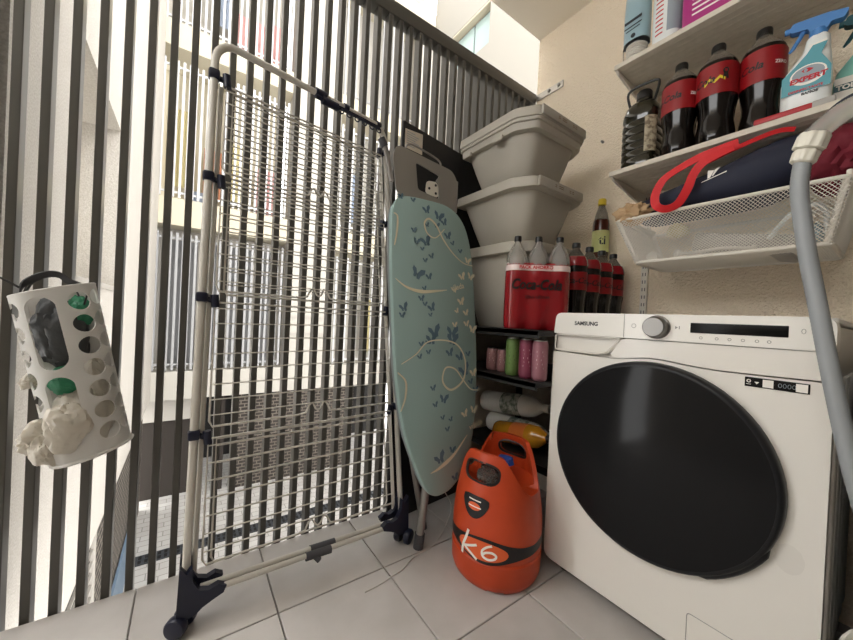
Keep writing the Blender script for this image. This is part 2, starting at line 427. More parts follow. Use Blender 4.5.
# ------------------------------------------------------------------ wall shelves
def wall_shelf(zt, label):
    t = thing('wall_shelf', label, 'shelf', (.95, 1.43, zt-.02), 'white wall shelves above the washing machine')
    bm = nb(); box(bm, (1.13, 1.433, zt-.009), (1.08, .287, .018), bev=.002); b = obj('board', bm, 'shelf', t)
    for k in range(9):
        bm = nb(); box(bm, (1.13, 1.325+.027*k, zt-.0185), (1.06, .018, .0015)); obj('underside_groove', bm, 'shelf', b, smooth=False)
    for x in (.597, 1.22):
        bm = nb(); prism(bm, [(1.295, zt-.018), (1.58, zt-.018), (1.58, zt-.075), (1.31, zt-.028)], .008, lambda a, c, h, x=x: V((x+h-.004, a, c))); obj('bracket', bm, 'whitemetal', t, smooth=False)
    return t
wall_shelf(1.409, 'white wall shelf carrying the cola bottles and spray bottles')
wall_shelf(1.812, 'topmost white wall shelf carrying the cotton pads pack')
for x, lb in ((.613, 'slotted white upright rail on the wall near the cola packs'), (1.235, 'slotted white upright rail on the wall behind the hose')):
    u = thing('shelf_upright', lb, 'shelf rail', (x, 1.58, .86), 'slotted upright rails carrying the shelves')
    bm = nb(); box(bm, (x, 1.583, 1.4), (.026, .013, 1.08), bev=.002, seg=1); ub = obj('channel', bm, 'whitemetal', u, smooth=False)
    bm = nb()
    for k in range(32):
        box(bm, (x-.005, 1.5762, .89+.032*k), (.003, .001, .014)); box(bm, (x+.005, 1.5762, .89+.032*k), (.003, .001, .014))
    obj('slots', bm, 'greyp', ub, smooth=False)
bm = nb(); lathe(bm, [(.006, 0), (.006, .006), (.004, .016), (.0002, .017)], (.40, 1.589, 1.70), 12, RX); tag(obj('wall_screw', bm, 'silver'), 'small bare screw sticking out of the beige wall', 'screw')

# ------------------------------------------------------------------ bottles
def on_cyl(cx, cy, r, phi, z0):
    return lambda a, b: (cx+(r)*math.cos(phi+a/r), cy+(r)*math.sin(phi+a/r), z0+b)
def cola(x, y, z0, R, H, label, group, phi, deco=0, fill=1, zl0=.46, zl1=.75):
    t = thing('cola_bottle', label, 'bottle', (x, y, z0), group)
    c = (x, y, z0)
    P = lambda *a: [(r*R, z*H) for r, z in a]
    bm = nb(); lathe(bm, P((.55, 0), (.8, .006), (.93, .03), (.97, .08), (.95, .15), (.86, .24), (.84, .30), (.9, .38), (.99, .46), (1, .52), *(((1, .74), (.985, .755), (.93, .79)) if fill else ((1, .60),))), c, 28); obj('filled_body', bm, 'cola', t)
    bm = nb(); lathe(bm, P(*(() if fill else ((1, .60), (1, .74), (.985, .755))), (.93, .79), (.8, .83), (.58, .875), (.40, .91), (.30, .935), (.29, .955)), c, 24); obj('neck', bm, 'clearneck' if fill else 'clearpet', t)
    bm = nb(); lathe(bm, P((1.012, zl0), (1.012, zl1)), c, 28, caps=False); lb = obj('label', bm, 'red', t)
    bm = nb(); lathe(bm, P((.33, .945), (.35, .947), (.35, .985), (.32, 1.0), (.002, 1.0)), c, 20); obj('cap', bm, 'blackcap', t)
    bm = nb()
    for k in range(5):
        a = 2*math.pi*k/5+.4
        tube(bm, [(x+R*q*math.cos(a), y+R*q*math.sin(a), z0+H*zz) for q, zz in ((.93, .05), (.9, .14), (.80, .25), (.86, .36), (.96, .45))], R*.07, 6)
    obj('body_rib', bm, 'cola', t)
    zc = z0+H*(zl0+zl1)/2
    if deco == 1:
        text('label_lettering', 'Coca-Cola', .030, on_cyl(x, y, R*1.02, phi-1.35, zc), 'blackcap', lb, .25, .0008)
        bm = nb(); f = on_cyl(x, y, R*1.02, phi-.15, zc-.008)
        zz = [(-.026, -.008), (-.013, .004), (0, -.006), (.013, .006), (.026, -.004)]
        for (a, b), (c2, d) in zip(zz, zz[1:]): flat(bm, [f(a, b), f(c2, d), f(c2, d+.009), f(a, b+.009)])
        obj('label_zigzag', bm, 'yellow', lb)
        bm = nb(); f = on_cyl(x, y, R*1.02, phi+.35, zc+.008)
        tube(bm, [f(.006*math.cos(q), .010+.007*math.sin(q)) for q in [k*math.pi/4 for k in range(8)]], .0022, 5, True); flat(bm, [f(-.008, -.016), f(.008, -.016), f(.005, .004), f(-.005, .004)]); obj('label_figure', bm, 'blackcap', lb)
    else:
        text('label_lettering', 'Coca-Cola', .030, on_cyl(x, y, R*1.02, phi-(1.25 if deco == 0 else 0), zc), 'blackcap', lb, .25, .0008)
        if deco == 0: text('label_small_print', 'ZERO', .013, on_cyl(x, y, R*1.02, phi+.75, zc), 'whiteprint', lb, 0, .0004)
    return t
gC = 'large cola bottles on the wall shelf'
cola(.785, 1.365, 1.409, .053, .328, 'large cola bottle on wall shelf, next to the dark oil jug', gC, -1.15, 0)
cola(.885, 1.365, 1.409, .053, .33, 'large cola bottle with yellow zigzag on its label, middle of three on shelf', gC, -1.27, 1)
cola(.985, 1.40, 1.409, .053, .333, 'large cola bottle on wall shelf, next to the white spray bottle', gC, -1.33, 0)
# oil jug
j = thing('oil_jug', 'dark green oil jug with carrying handle at the end of the shelf', 'jug', (.655, 1.40, 1.409))
def sq(cx, cy, z, a, b, n=28, e=.62):
    out = []
    for k in range(n):
        t = 2*math.pi*k/n; cs, sn = math.cos(t), math.sin(t)
        out.append(V((cx+a*abs(cs)**e*(1 if cs >= 0 else -1), cy+b*abs(sn)**e*(1 if sn >= 0 else -1), z)))
    return out
bm = nb(); prof = [(.85, 0), (.97, .01)]
for k in range(6): prof += [(1.0, .025+.028*k), (1.0, .04+.028*k), (.945, .046+.028*k), (.945, .051+.028*k)]
prof += [(1.0, .2), (.97, .222), (.85, .248), (.6, .268), (.36, .277), (.34, .292)]
rings(bm, [sq(.655, 1.40, 1.409+z, .062*s, .062*s) for s, z in prof]); obj('jug_body', bm, 'jug', j)
bm = nb(); lathe(bm, [(.024, .285), (.026, .287), (.026, .312), (.022, .318), (.001, .318)], (.655, 1.40, 1.409), 20); obj('cap', bm, 'blackcap', j)
bm = nb(); pth = spline([(.612, 1.385, 1.409+.27), (.604, 1.38, 1.409+.318), (.62, 1.383, 1.409+.338), (.66, 1.39, 1.409+.343), (.698, 1.40, 1.409+.343), (.702, 1.402, 1.409+.322), (.69, 1.402, 1.409+.275)], 5); tube(bm, pth, .0048, 8); obj('handle', bm, 'blackcap', j)
bm = nb()
A = [sq(.655, 1.40, z, .0632, .0632, 56) for z in (1.409+.06, 1.409+.19)]
for k in range(56):
    a = 2*math.pi*(k+.5)/56
    if 5.05 < a < 5.95: flat(bm, [A[0][k], A[0][(k+1) % 56], A[1][(k+1) % 56], A[1][k]])
obj('label', bm, 'juglabel', j)

# spray bottles
def spray(cx, cy, z0, label, H, bodymat, trigmat, ph, wide=.047):
    t = thing('spray_bottle', label, 'spray bottle', (cx, cy, z0), 'trigger spray bottles on the shelf')
    R3 = Matrix.Rotation(ph, 3, 'Z')
    def L(a, b, z): return R3 @ V((a, b, 0))+V((cx, cy, z0+z))
    def ring(w_, d_, z, off=0, n=28):
        return [L(off+w_*(abs(math.cos(q))**.7)*(1 if math.cos(q) >= 0 else -1), d_*(abs(math.sin(q))**.7)*(1 if math.sin(q) >= 0 else -1), z) for q in [2*math.pi*k/n for k in range(n)]]
    S = H/.25
    rs = [(wide*.9, .025, 0, 0), (wide, .028, .006, 0), (wide, .028, .10, 0), (wide*.94, .0275, .125, .002), (wide*.72, .026, .152, .010), (wide*.55, .0235, .172, .016), (wide*.50, .021, .19, .018), (wide*.46, .02, .205, .018), (.016, .016, .212, .018)]
    bm = nb(); rings(bm, [ring(a, b, z*S, o) for a, b, z, o in rs]); body = obj('bottle_body', bm, bodymat, t)
    bm = nb(); lathe(bm, [(.0165, .205*S), (.0175, .207*S), (.0165, .228*S), (.012, .232*S)], L(.018, 0, 0), 20); col = obj('collar', bm, trigmat, t)
    bm = nb(); prism(bm, rounded([(.062, .232*S), (.07, .252*S), (.03, .262*S), (-.03, .268*S), (-.036, .250*S), (-.03, .243*S), (.0, .238*S), (.004, .222*S), (.034, .222*S), (.04, .236*S)], .006, 3), .022, lambda a, b, h: L(a, h-.011, b)); bevel_all(bm, .003, 2, 40); hd = obj('trigger_head', bm, trigmat, t)
    bm = nb(); tube(bm, [L(-.008, 0, .244*S), L(-.016, 0, .225*S), L(-.027, 0, .205*S), L(-.034, 0, .196*S)], [.006, .0055, .005, .003], 8); obj('trigger', bm, trigmat, hd)
    bm = nb(); cyl(bm, L(-.034, 0, .256*S), L(-.044, 0, .257*S), .008); obj('nozzle', bm, trigmat, hd)
    return t, body, L, S
t, body, L, S = spray(1.083, 1.345, 1.409, 'white and teal disinfectant spray bottle with blue trigger', .25, 'sprayw', 'blue', .10)
pf = lambda a0, z0: (lambda a, b: L(a0+a, -.0292, z0+b))
def frontpoly(poly, mat, name, y=-.0288):
    bm = nb(); flat(bm, [L(a, y, b) for a, b in poly]); return obj(name, bm, mat, body)
frontpoly([(-.044, .062), (.044, .062), (.044, .112), (.036, .13), (.026, .150), (.036, .178), (.01, .178), (.0, .16), (-.02, .136), (-.044, .112)], 'sprayteal', 'label_ground', -.0286)
bm = nb(); flat(bm, [L(.004+.033*math.cos(q), -.0289, .105+.026*math.sin(q)) for q in [k*math.pi/16 for k in range(32)]]); obj('label_oval', bm, 'whiteprint', body)
bm = nb(); flat(bm, [L(.004+.029*math.cos(q), -.02895, .107+.021*math.sin(q)) for q in [k*math.pi/16 for k in range(32)]]); obj('label_oval_inner', bm, 'greyprint', body)
text('label_lettering', 'EXPERT', .0175, pf(.004, .095), 'redprint', body, .1, .0009, 1.1)
bm = nb(); flat(bm, [L(a, -.0293, b) for a, b in [(-.008, .117), (-.002, .123), (-.004, .117), (-.002, .111)]]); flat(bm, [L(a, -.0293, b) for a, b in [(.0, .123), (.006, .122), (.014, .117), (.006, .112), (.0, .111), (.004, .117)]]); obj('label_emblem', bm, 'redprint', body)
text('label_kind', 'DESINFECTANTE', .0082, pf(.0, .068), 'redprint', body, .1, .0003)
text('label_use', 'BAÑOS', .009, pf(.008, .056), 'darkprint', body, .1, .0004)
frontpoly([(.004, .182), (.034, .186), (.036, .168), (.006, .166)], 'whiteprint', 'neck_label', -.0262)
text('neck_lettering', '99.9%', .009, lambda a, b: L(.021+a, -.0264, .174+b), 'darkprint', body, .1, .0004)
t, body, L, S = spray(1.172, 1.44, 1.409, 'mint green spray bottle with dark teal trigger at the picture edge', .262, 'mint', 'dteal', .12, .05)
frontpoly([(-.048, .02), (.04, .02), (.04, .108), (-.048, .108)], 'whiteprint', 'label', -.0288)
frontpoly([(-.048, .072), (.04, .072), (.04, .090), (-.048, .090)], 'dteal', 'label_band', -.0291)
text('label_lettering', 'TOL', .017, lambda a, b: L(-.028+a, -.0294, .081+b), 'whiteprint', body, 0, .0008)
frontpoly([(-.048, .02), (.04, .02), (.04, .036), (-.048, .026)], 'amberlabel', 'label_flourish', -.0291)
# red round pack behind, red scraper in front
bm = nb(); box(bm, (1.047, 1.50, 1.409+.085), (.05, .05, .17), bev=.02, seg=4); tag(obj('red_packet', bm, 'redbox'), 'dull red packet behind the white spray bottle', 'packet')
sp = thing('red_squeegee', 'flat red tool with grey end lying on the shelf edge', 'tool', (1.06, 1.305, 1.409))
bm = nb(); box(bm, (1.048, 1.302, 1.418), (.112, .018, .016), Matrix.Rotation(.02, 3, 'Z'), bev=.004); obj('handle', bm, 'redbox', sp)
bm = nb(); box(bm, (1.122, 1.304, 1.418), (.04, .022, .018), bev=.004); obj('grip_end', bm, 'greybox', sp)

# ------------------------------------------------------------------ top shelf packs
cp = thing('cotton_pad_pack', 'pale blue clear pack of white cotton pads on top shelf', 'pack', (.635, 1.36, 1.812))
bm = nb(); rings(bm, [sq(.635, 1.36, 1.812+z, .043*a, .036*a, 28, .8) for z, a in ((0, .9), (.02, 1), (.075, 1.02), (.09, .99))]); obj('clear_sleeve', bm, 'film', cp)
for k in range(8):
    bm = nb(); lathe(bm, [(.030, 0), (.034, .003), (.034, .006), (.030, .009)], (.635, 1.36, 1.816+.0097*k), 24); obj('cotton_pad', bm, 'cotton', cp)
bm = nb(); rings(bm, [sq(.635, 1.36, 1.812+z, .043*a, .036*a, 28, .8) for z, a in ((.09, 1.0), (.2, 1.02), (.27, .95), (.29, .5))]); pr = obj('printed_sleeve', bm, 'bluepack', cp)
bm = nb()
for zz, h, w1 in ((.155, .011, .03), (.137, .005, .03), (.125, .004, .024)):
    flat(bm, [(.635-w1, 1.36-.0372, 1.812+zz), (.635+w1, 1.36-.0372, 1.812+zz+.004), (.635+w1, 1.36-.0372, 1.812+zz+h+.004), (.635-w1, 1.36-.0372, 1.812+zz+h)])
obj('printed_lines', bm, 'darkprint', pr)
bm = nb(); lathe(bm, [(.0001, .0385), (.008, .038), (.008, .036)], (.637, 1.36, 1.812+.104), 16, RX); obj('printed_badge', bm, 'darkprint', pr)
rl = thing('paper_roll_pack', 'white wrapped pack with grey-blue print beside the cotton pads', 'pack', (.735, 1.37, 1.812))
bm = nb(); rings(bm, [sq(.735, 1.37, 1.812+z, .046*a, .045*a, 32, .85) for z, a in ((0, .86), (.012, .97), (.03, 1), (.26, 1), (.27, .9))]); b = obj('wrapper', bm, 'sprayw', rl)
bm = nb()
A = [sq(.735, 1.37, z, .0468, .0458, 64, .85) for z in (1.812+.05, 1.812+.2)]
for k in range(64):
    a = 2*math.pi*(k+.5)/64
    if 4.9 < a < 6.1: flat(bm, [A[0][k], A[0][(k+1) % 64], A[1][(k+1) % 64], A[1][k]])
obj('printed_panel', bm, 'greyprint', b)
bm = nb()
for q in range(9):
    A = [sq(.735, 1.37, z, .047, .046, 64, .85) for z in (1.812+.05+.016*q, 1.812+.055+.016*q)]
    for k in range(64):
        a = 2*math.pi*(k+.5)/64
        if 4.2 < a < 4.72: flat(bm, [A[0][k], A[0][(k+1) % 64], A[1][(k+1) % 64], A[1][k]])
obj('printed_lines', bm, 'redprint', b)
mg = thing('magenta_pack', 'glossy magenta pack on top shelf at the picture edge', 'pack', (.87, 1.37, 1.812))
bm = nb(); box(bm, (.873, 1.37, 1.812+.075), (.17, .09, .15), bev=.016, seg=4); b = obj('wrapper', bm, 'magenta', mg)
bm = nb()
for q in range(4): flat(bm, [(.82, 1.3246, 1.86+.017*q), (.90-.012*q, 1.3246, 1.86+.017*q), (.90-.012*q, 1.3246, 1.866+.017*q), (.82, 1.3246, 1.866+.017*q)])
obj('printed_lines', bm, 'whiteprint', b)

# ------------------------------------------------------------------ mesh basket
bk = thing('mesh_basket', 'white wire mesh drawer basket hanging under the lower shelf', 'basket', (.9, 1.42, 1.05))
X0, X1, Y0, Y1, ZT, ZB = .640, 1.180, 1.255, 1.56, 1.203, 1.052
x0, x1, y0, y1 = .70, 1.150, 1.285, 1.54
bm = nb(); tube(bm, [V((*p, ZT)) for p in rounded([(X0, Y0), (X1, Y0), (X1, Y1), (X0, Y1)], .03, 5)], .0055, 8, True); obj('rim', bm, 'mesh', bk)
bm = nb(); tube(bm, [V((*p, ZB)) for p in rounded([(x0, y0), (x1, y0), (x1, y1), (x0, y1)], .03, 5)], .006, 8, True); obj('base_rim', bm, 'mesh', bk)
for p, q in (((X0, Y0), (x0, y0)), ((X1, Y0), (x1, y0)), ((X1, Y1), (x1, y1)), ((X0, Y1), (x0, y1))):
    cx = 1 if p[0] < .9 else -1; cy = 1 if p[1] < 1.4 else -1
    bm = nb(); tube(bm, [V((*p, ZT))+V((cx*.01, cy*.008, 0)), V((*q, ZB))+V((cx*.01, cy*.008, 0))], .007, 8); obj('corner_post', bm, 'mesh', bk)
def meshpanel(bm, c00, c10, c01, c11, w_, h_, pitch, r):
    P = lambda u, v: (c00*(1-u)+c10*u)*(1-v)+(c01*(1-u)+c11*u)*v
    n = int((w_+h_)/pitch)
    for sgn in (1, -1):
        for k in range(n+1):
            s = k*pitch
            a = (s, 0.) if s < w_ else (w_, s-w_); b = (0., s) if s < h_ else (s-h_, h_)
            if sgn < 0: a = (w_-a[0], a[1]); b = (w_-b[0], b[1])
            p, q = P(a[0]/w_, a[1]/h_), P(b[0]/w_, b[1]/h_)
            if (p-q).length > .004: tube(bm, [p, q], r, 3, caps=False)
bm = nb()
c = lambda a, b, z: V((a, b, z))
meshpanel(bm, c(x0, y0, ZB), c(x1, y0, ZB), c(X0, Y0, ZT), c(X1, Y0, ZT), .5, .155, .0090, .0009)
obj('front_mesh', bm, 'mesh', bk, kind='stuff')
bm = nb(); meshpanel(bm, c(x0, y1, ZB), c(x1, y1, ZB), c(X0, Y1, ZT), c(X1, Y1, ZT), .5, .155, .0125, .0009); obj('back_mesh', bm, 'mesh', bk, kind='stuff')
bm = nb(); meshpanel(bm, c(x0, y0, ZB), c(x0, y1, ZB), c(X0, Y0, ZT), c(X0, Y1, ZT), .28, .155, .010, .0012); meshpanel(bm, c(x1, y0, ZB), c(x1, y1, ZB), c(X1, Y0, ZT), c(X1, Y1, ZT), .28, .155, .010, .0012); obj('end_mesh', bm, 'mesh', bk, kind='stuff')
bm = nb(); meshpanel(bm, c(x0, y0, ZB), c(x1, y0, ZB), c(x0, y1, ZB), c(x1, y1, ZB), .45, .255, .010, .0016); obj('base_mesh', bm, 'mesh', bk, kind='stuff')
for x in (.648, 1.172):
    bm = nb(); box(bm, (x, 1.42, ZT+.012), (.01, .31, .014), bev=.003); obj('hanger_arm', bm, 'whitemetal', bk)
# things in the basket
bm = nb(); blob(bm, (.690, 1.275, 1.224), (.052, .032, .034), .5, 8, 3, 4); tag(obj('paper_bag', bm, 'paper'), 'crumpled brown paper bag at the basket corner', 'paper bag')
bm = nb(); cyl(bm, (.735, 1.33, 1.076), (.735, 1.36, 1.076), .017); tag(obj('white_tube', bm, 'detwhite'), 'round white cap seen through the basket mesh', 'cap')
bm = nb(); tube(bm, spline([(.82, 1.32, 1.075), (.86, 1.32, 1.072), (.93, 1.33, 1.078), (.99, 1.34, 1.072), (1.0, 1.34, 1.08)], 4), .005, 8); blob(bm, (.815, 1.32, 1.076), (.012, .01, .013), .1, 4, 2, 2); tag(obj('white_brush', bm, 'detwhite'), 'thin white brush lying on the basket bottom', 'brush')
bm = nb(); box(bm, (.96, 1.44, 1.095), (.24, .16, .06), Matrix.Rotation(.2, 3, 'Y'), bev=.01); tag(obj('white_box', bm, 'greybox'), 'pale grey flat box inside the mesh basket', 'box')
bm = nb(); tube(bm, spline([(1.03, 1.33, 1.09), (1.07, 1.33, 1.15), (1.11, 1.34, 1.17), (1.13, 1.36, 1.15), (1.13, 1.38, 1.1)], 5), .006, 8); tag(obj('white_cable', bm, 'sprayw'), 'loop of white cable in the basket near the hose', 'cable')
bm = nb(); blob(bm, (1.105, 1.46, 1.105), (.026, .05, .035), .3, 5, 9, 3); tag(obj('blue_cloth', bm, 'bluepack'), 'pale blue crumpled cloth inside the basket', 'cloth')
bm = nb(); blob(bm, (.80, 1.36, 1.16), (.03, .03, .025), .3, 5, 12, 3); tag(obj('yellow_sponge', bm, 'laundryyel'), 'small pale yellow sponge inside the basket', 'sponge')
# navy bag with red straps
tb = thing('tote_bag', 'dark navy tote bag with red straps stuffed above the basket', 'bag', (.9, 1.38, 1.205))
bm = nb(); rs = []
for x, z0_, z1_, ya, yb in ((.672, 1.214, 1.245, 1.33, 1.45), (.69, 1.21, 1.285, 1.31, 1.5), (.76, 1.21, 1.298, 1.285, 1.52), (.84, 1.21, 1.312, 1.275, 1.52), (.92, 1.21, 1.335, 1.272, 1.52), (1.0, 1.212, 1.362, 1.275, 1.52), (1.05, 1.222, 1.372, 1.285, 1.5), (1.085, 1.25, 1.372, 1.30, 1.46)):
    zc, yc, hz, hy = (z0_+z1_)/2, (ya+yb)/2, (z1_-z0_)/2, (yb-ya)/2
    rs.append([V((x, yc+hy*abs(math.cos(q))**.75*(1 if math.cos(q) >= 0 else -1), zc+hz*(abs(math.sin(q))**.75*(1 if math.sin(q) >= 0 else -1))*(1+.12*noise.noise(V((x*9, q, 2)))))) for q in [2*math.pi*k/20 for k in range(20)]])
rings(bm, rs); bb = obj('bag_body', bm, 'navycloth', tb)
sp_ = spline([(.97, 1.262, 1.362), (.89, 1.248, 1.348), (.83, 1.243, 1.326), (.792, 1.24, 1.302), (.773, 1.238, 1.26), (.778, 1.236, 1.224), (.806, 1.236, 1.206), (.838, 1.236, 1.215), (.860, 1.238, 1.255), (.874, 1.242, 1.30), (.90, 1.247, 1.33), (.96, 1.257, 1.352)], 6)
bm = nb(); ribbon(bm, sp_, [tuple((sp_[min(i+1, len(sp_)-1)]-sp_[max(i-1, 0)]).cross(V((.35, -1.24, -.35+.8*math.sin(i*.12))))) for i in range(len(sp_))], .024, .002); obj('strap', bm, 'redcloth', tb)
bm = nb(); ribbon(bm, spline([(.90, 1.266, 1.332), (.97, 1.268, 1.353), (1.04, 1.28, 1.37), (1.075, 1.296, 1.368)], 4), (0, -.6, 1), .012, .002); obj('edge_trim', bm, 'redcloth', tb)
bm = nb(); flat(bm, [(.885, 1.2705, 1.275), (.945, 1.2685, 1.29), (.945, 1.2685, 1.293), (.885, 1.2705, 1.277)]); flat(bm, [(.9, 1.2695, 1.283), (.906, 1.2695, 1.284), (.916, 1.268, 1.303), (.90, 1.269, 1.307)]); flat(bm, [(.91, 1.2685, 1.287), (.914, 1.2685, 1.288), (.93, 1.268, 1.310), (.918, 1.268, 1.305)]); obj('printed_logo', bm, 'whiteprint', bb)
bm = nb(); blob(bm, (1.155, 1.40, 1.285), (.066, .11, .085), .25, 5, 5, 4); tag(obj('burgundy_cloth', bm, 'burg'), 'burgundy cloth bundle at the right end of the basket', 'cloth')

# ------------------------------------------------------------------ hose
hs = thing('drain_hose', 'grey corrugated water hose with ivory screw fitting hanging before the washing machine', 'hose', (1.2, .93, .4))
K = .93/.35
def hp(x, z): return V((1.26+(x-1.26)*K, .93, .82+(z-.82)*K))
pth = spline([hp(1.2145, .943), hp(1.2135, .925), hp(1.2155, .905), hp(1.2195, .875), hp(1.2245, .845), hp(1.233, .793), hp(1.243, .738), hp(1.253, .69), hp(1.258, .63)], 8)
bm = nb(); tube(bm, pth, .0125, 16); hb = obj('hose_tube', bm, 'hose', hs)
full = []
for a, b in zip(pth, pth[1:]):
    n = max(1, int((b-a).length/.003))
    for q in range(n): full.append(a+(b-a)*q/n)
bm = nb(); tube(bm, full, [.0127+.0002*(1 if k % 2 else -1) for k in range(len(full))], 14); obj('corrugation', bm, 'hose', hb)
d = (pth[0]-pth[3]).normalized(); d = (d+V((.22, 0, 0))).normalized()
p0 = pth[0]
def nutring(z0_, prof, nseg=40, lob=0):
    u, w_ = frame(d); out = []
    for r, z in prof: out.append([p0+d*(z0_+z)+(u*math.cos(t)+w_*math.sin(t))*(r*(1+lob*(1 if math.cos(8*t) > 0 else 0))) for t in [2*math.pi*k/nseg for k in range(nseg)]])
    return out
bm = nb(); rings(bm, nutring(-.004, [(.013, 0), (.0165, .003), (.0175, .02), (.0155, .023)], 48, .10)); fit = obj('lower_nut', bm, 'nut', hs)
bm = nb(); rings(bm, nutring(.020, [(.0165, 0), (.0205, .002), (.0205, .024), (.0185, .028)], 48, .10)); obj('upper_nut', bm, 'nut', hs)
bm = nb(); q0 = p0+d*.046
tube(bm, spline([q0, q0+V((.014, .0, .014)), q0+V((.04, -.01, .026)), q0+V((.09, -.02, .032)), q0+V((.16, -.03, .028)), V((1.5, .90, 1.24)), V((1.9, .90, 1.24))], 5), [.0165]*4+[.0175]*27, 16); obj('clear_elbow', bm, 'clear', hs)
bm = nb(); tube(bm, spline([q0+V((-.012, -.004, .008)), q0+V((.012, -.006, .030)), q0+V((.04, -.016, .045)), q0+V((.1, -.026, .051)), q0+V((.16, -.03, .048))], 5), .0028, 8); obj('dark_clip', bm, 'navy', hs)

# ------------------------------------------------------------------ black shelving unit in the corner
su = thing('shelving_unit', 'low black shelving unit in the corner beside the washing machine', 'shelving unit', (.3, 1.2, 0))
for z, ya in ((.797, .935), (.626, .935), (.30, 1.07)):
    bm = nb(); box(bm, (.322, (ya+1.46)/2, z-.009), (.50, 1.46-ya, .018), bev=.002); obj('shelf_board', bm, 'blackshelf', su)
    bm = nb(); box(bm, (.322, ya+.004, z-.013), (.498, .008, .027), bev=.001, seg=1); obj('front_lip', bm, 'blackshelf', su, smooth=False)
for x, y in ((.09, 1.085), (.556, 1.085), (.09, 1.45), (.556, 1.45)):
    bm = nb(); box(bm, (x, y, .39), (.022, .022, .78)); obj('leg', bm, 'blackshelf', su, smooth=False)
bm = nb(); box(bm, (.076, 1.275, .39), (.006, .36, .78)); obj('side_panel', bm, 'shelf', su, smooth=False)
bm = nb(); box(bm, (.322, 1.468, .39), (.5, .004, .78)); obj('back_panel', bm, 'shelf', su, smooth=False)

# ------------------------------------------------------------------ storage bins
def storage_bin(zb, zt, label, lidh=.055, clip=True, dx=0):
    t = thing('storage_bin', label, 'storage bin', (.26, 1.18, zb), 'stacked off-white lidded bins')
    base = [(.058, .98), (.384, .98), (.463, 1.03), (.463, 1.33), (.384, 1.38), (.058, 1.38)]
    cx, cy = .26, 1.18
    def fp(ins, r=.02):
        q = []
        for a, b in base:
            sx_ = (.2025-ins)/.2025; sy_ = (.2-ins)/.2
            q.append((cx+dx+(a-cx)*sx_, cy+(b-cy)*sy_))
        return rounded(q, r, 4)
    H = zt-lidh-zb
    bm = nb(); rings(bm, [[V((*p, zb+z)) for p in fp(i, .03)] for z, i in ((0, .09), (.004, .085), (H*.5, .055), (H, .026))]); obj('bin_body', bm, 'bin', t)
    if lidh > .045:
        bm = nb(); rings(bm, [[V((*p, zb+H+z)) for p in fp(i)] for z, i in ((-.024, .016), (-.022, .012), (.004, .010), (.006, .02))]); obj('bin_rim', bm, 'bin', t)
        bm = nb(); rings(bm, [[V((*p, zb+H+z)) for p in fp(i)] for z, i in ((.004, .008), (.006, .004), (.018, .004), (.019, 0), (lidh-.006, 0.002), (lidh, .012))]); ld = obj('lid', bm, 'bin', t)
    else:
        bm = nb(); rings(bm, [[V((*p, zb+H+z)) for p in fp(i)] for z, i in ((-.002, .004), (.0, .0), (lidh-.006, .002), (lidh, .012))]); ld = obj('lid', bm, 'bin', t)
    z1 = zb+H+(.02 if lidh > .045 else .002); z2 = zt-.004
    bm = nb(); box(bm, (.466+dx, 1.18, (z1+z2)/2), (.010, .285, z2-z1), bev=.003); cl = obj('clip_handle', bm, 'bin', ld)
    bm = nb()
    zc = (z1+z2)/2
    for y, w_ in ((1.13, .012), (1.155, .03), (1.225, .012), (1.243, .012)):
        for q in (-.004, .003): flat(bm, [(.4716+dx, y, zc+q), (.4716+dx, y+w_, zc+q), (.4716+dx, y+w_, zc+q+.003), (.4716+dx, y, zc+q+.003)])
    obj('moulded_mark', bm, 'binmark', cl)
    if lidh > .045:
        for x in (.12, .30):
            bm = nb(); box(bm, (x, .984, zb+H-.028), (.05, .012, .02), bev=.003); obj('grip_tab', bm, 'bin', ld)
    return t
storage_bin(.797, 1.130, 'lowest of three stacked off-white bins, partly hidden by cola bottles', .042)
storage_bin(1.130, 1.372, 'middle off-white lidded bin in the stack of three', .042)
storage_bin(1.372, 1.634, 'topmost off-white lidded bin in the stack of three', .06)

# ------------------------------------------------------------------ cola pack with film
gP = 'cola bottles inside the red film pack'
BP = [(.437, .972), (.485, 1.029), (.533, 1.0855)]
ua = math.atan2(1.0855-.972, .533-.437)
pk = thing('cola_pack', 'red film multipack of cola bottles with white stripe', 'bottle pack', (.485, 1.029, .797))
R, H = .0365, .335
for (x, y), lb in zip(BP, ('leftmost', 'middle', 'rightmost')):
    t = cola(x, y, .798, R, H, lb+' of the three cola bottles wrapped in the red film pack', gP, ua-math.pi/2, 3, 0, zl0=.52, zl1=.55)
u = V((math.cos(ua), math.sin(ua), 0)); nv = V((math.sin(ua), -math.cos(ua), 0))
def filmring(z, g, puff):
    out = []
    c0 = V((BP[0][0], BP[0][1], 0)); c2 = V((BP[2][0], BP[2][1], 0))
    L2 = (c2-c0).length
    N = 30
    for k in range(N+1):
        s = L2*k/N; off = g*(1-puff*(.5-.5*math.cos(2*math.pi*(s/L2)*2))) 
        out.append(c0+u*s+nv*off+V((0, 0, z)))
    for k in range(1, 12):
        a = math.pi*k/12; out.append(c2+(nv*math.cos(a)+u*math.sin(a))*g+V((0, 0, z)))
    for k in range(N+1):
        s = L2*(1-k/N); off = g*(1-puff*(.5-.5*math.cos(2*math.pi*(s/L2)*2)))
        out.append(c0+u*s-nv*off+V((0, 0, z)))
    for k in range(1, 12):
        a = math.pi+math.pi*k/12; out.append(c0+(nv*math.cos(a)+u*math.sin(a))*g+V((0, 0, z)))
    return out
g = R*1.05
bm = nb(); rings(bm, [filmring(z, g*q, pf_) for z, q, pf_ in ((.7985, .86, .4), (.806, .98, .34), (.83, 1.02, .2), (.86, 1.03, .12), (.93, 1.03, .08), (.985, 1.03, .12), (1.015, 1.0, .2), (1.035, .93, .32))], caps=False); fl = obj('shrink_film', bm, 'redfilm', pk)
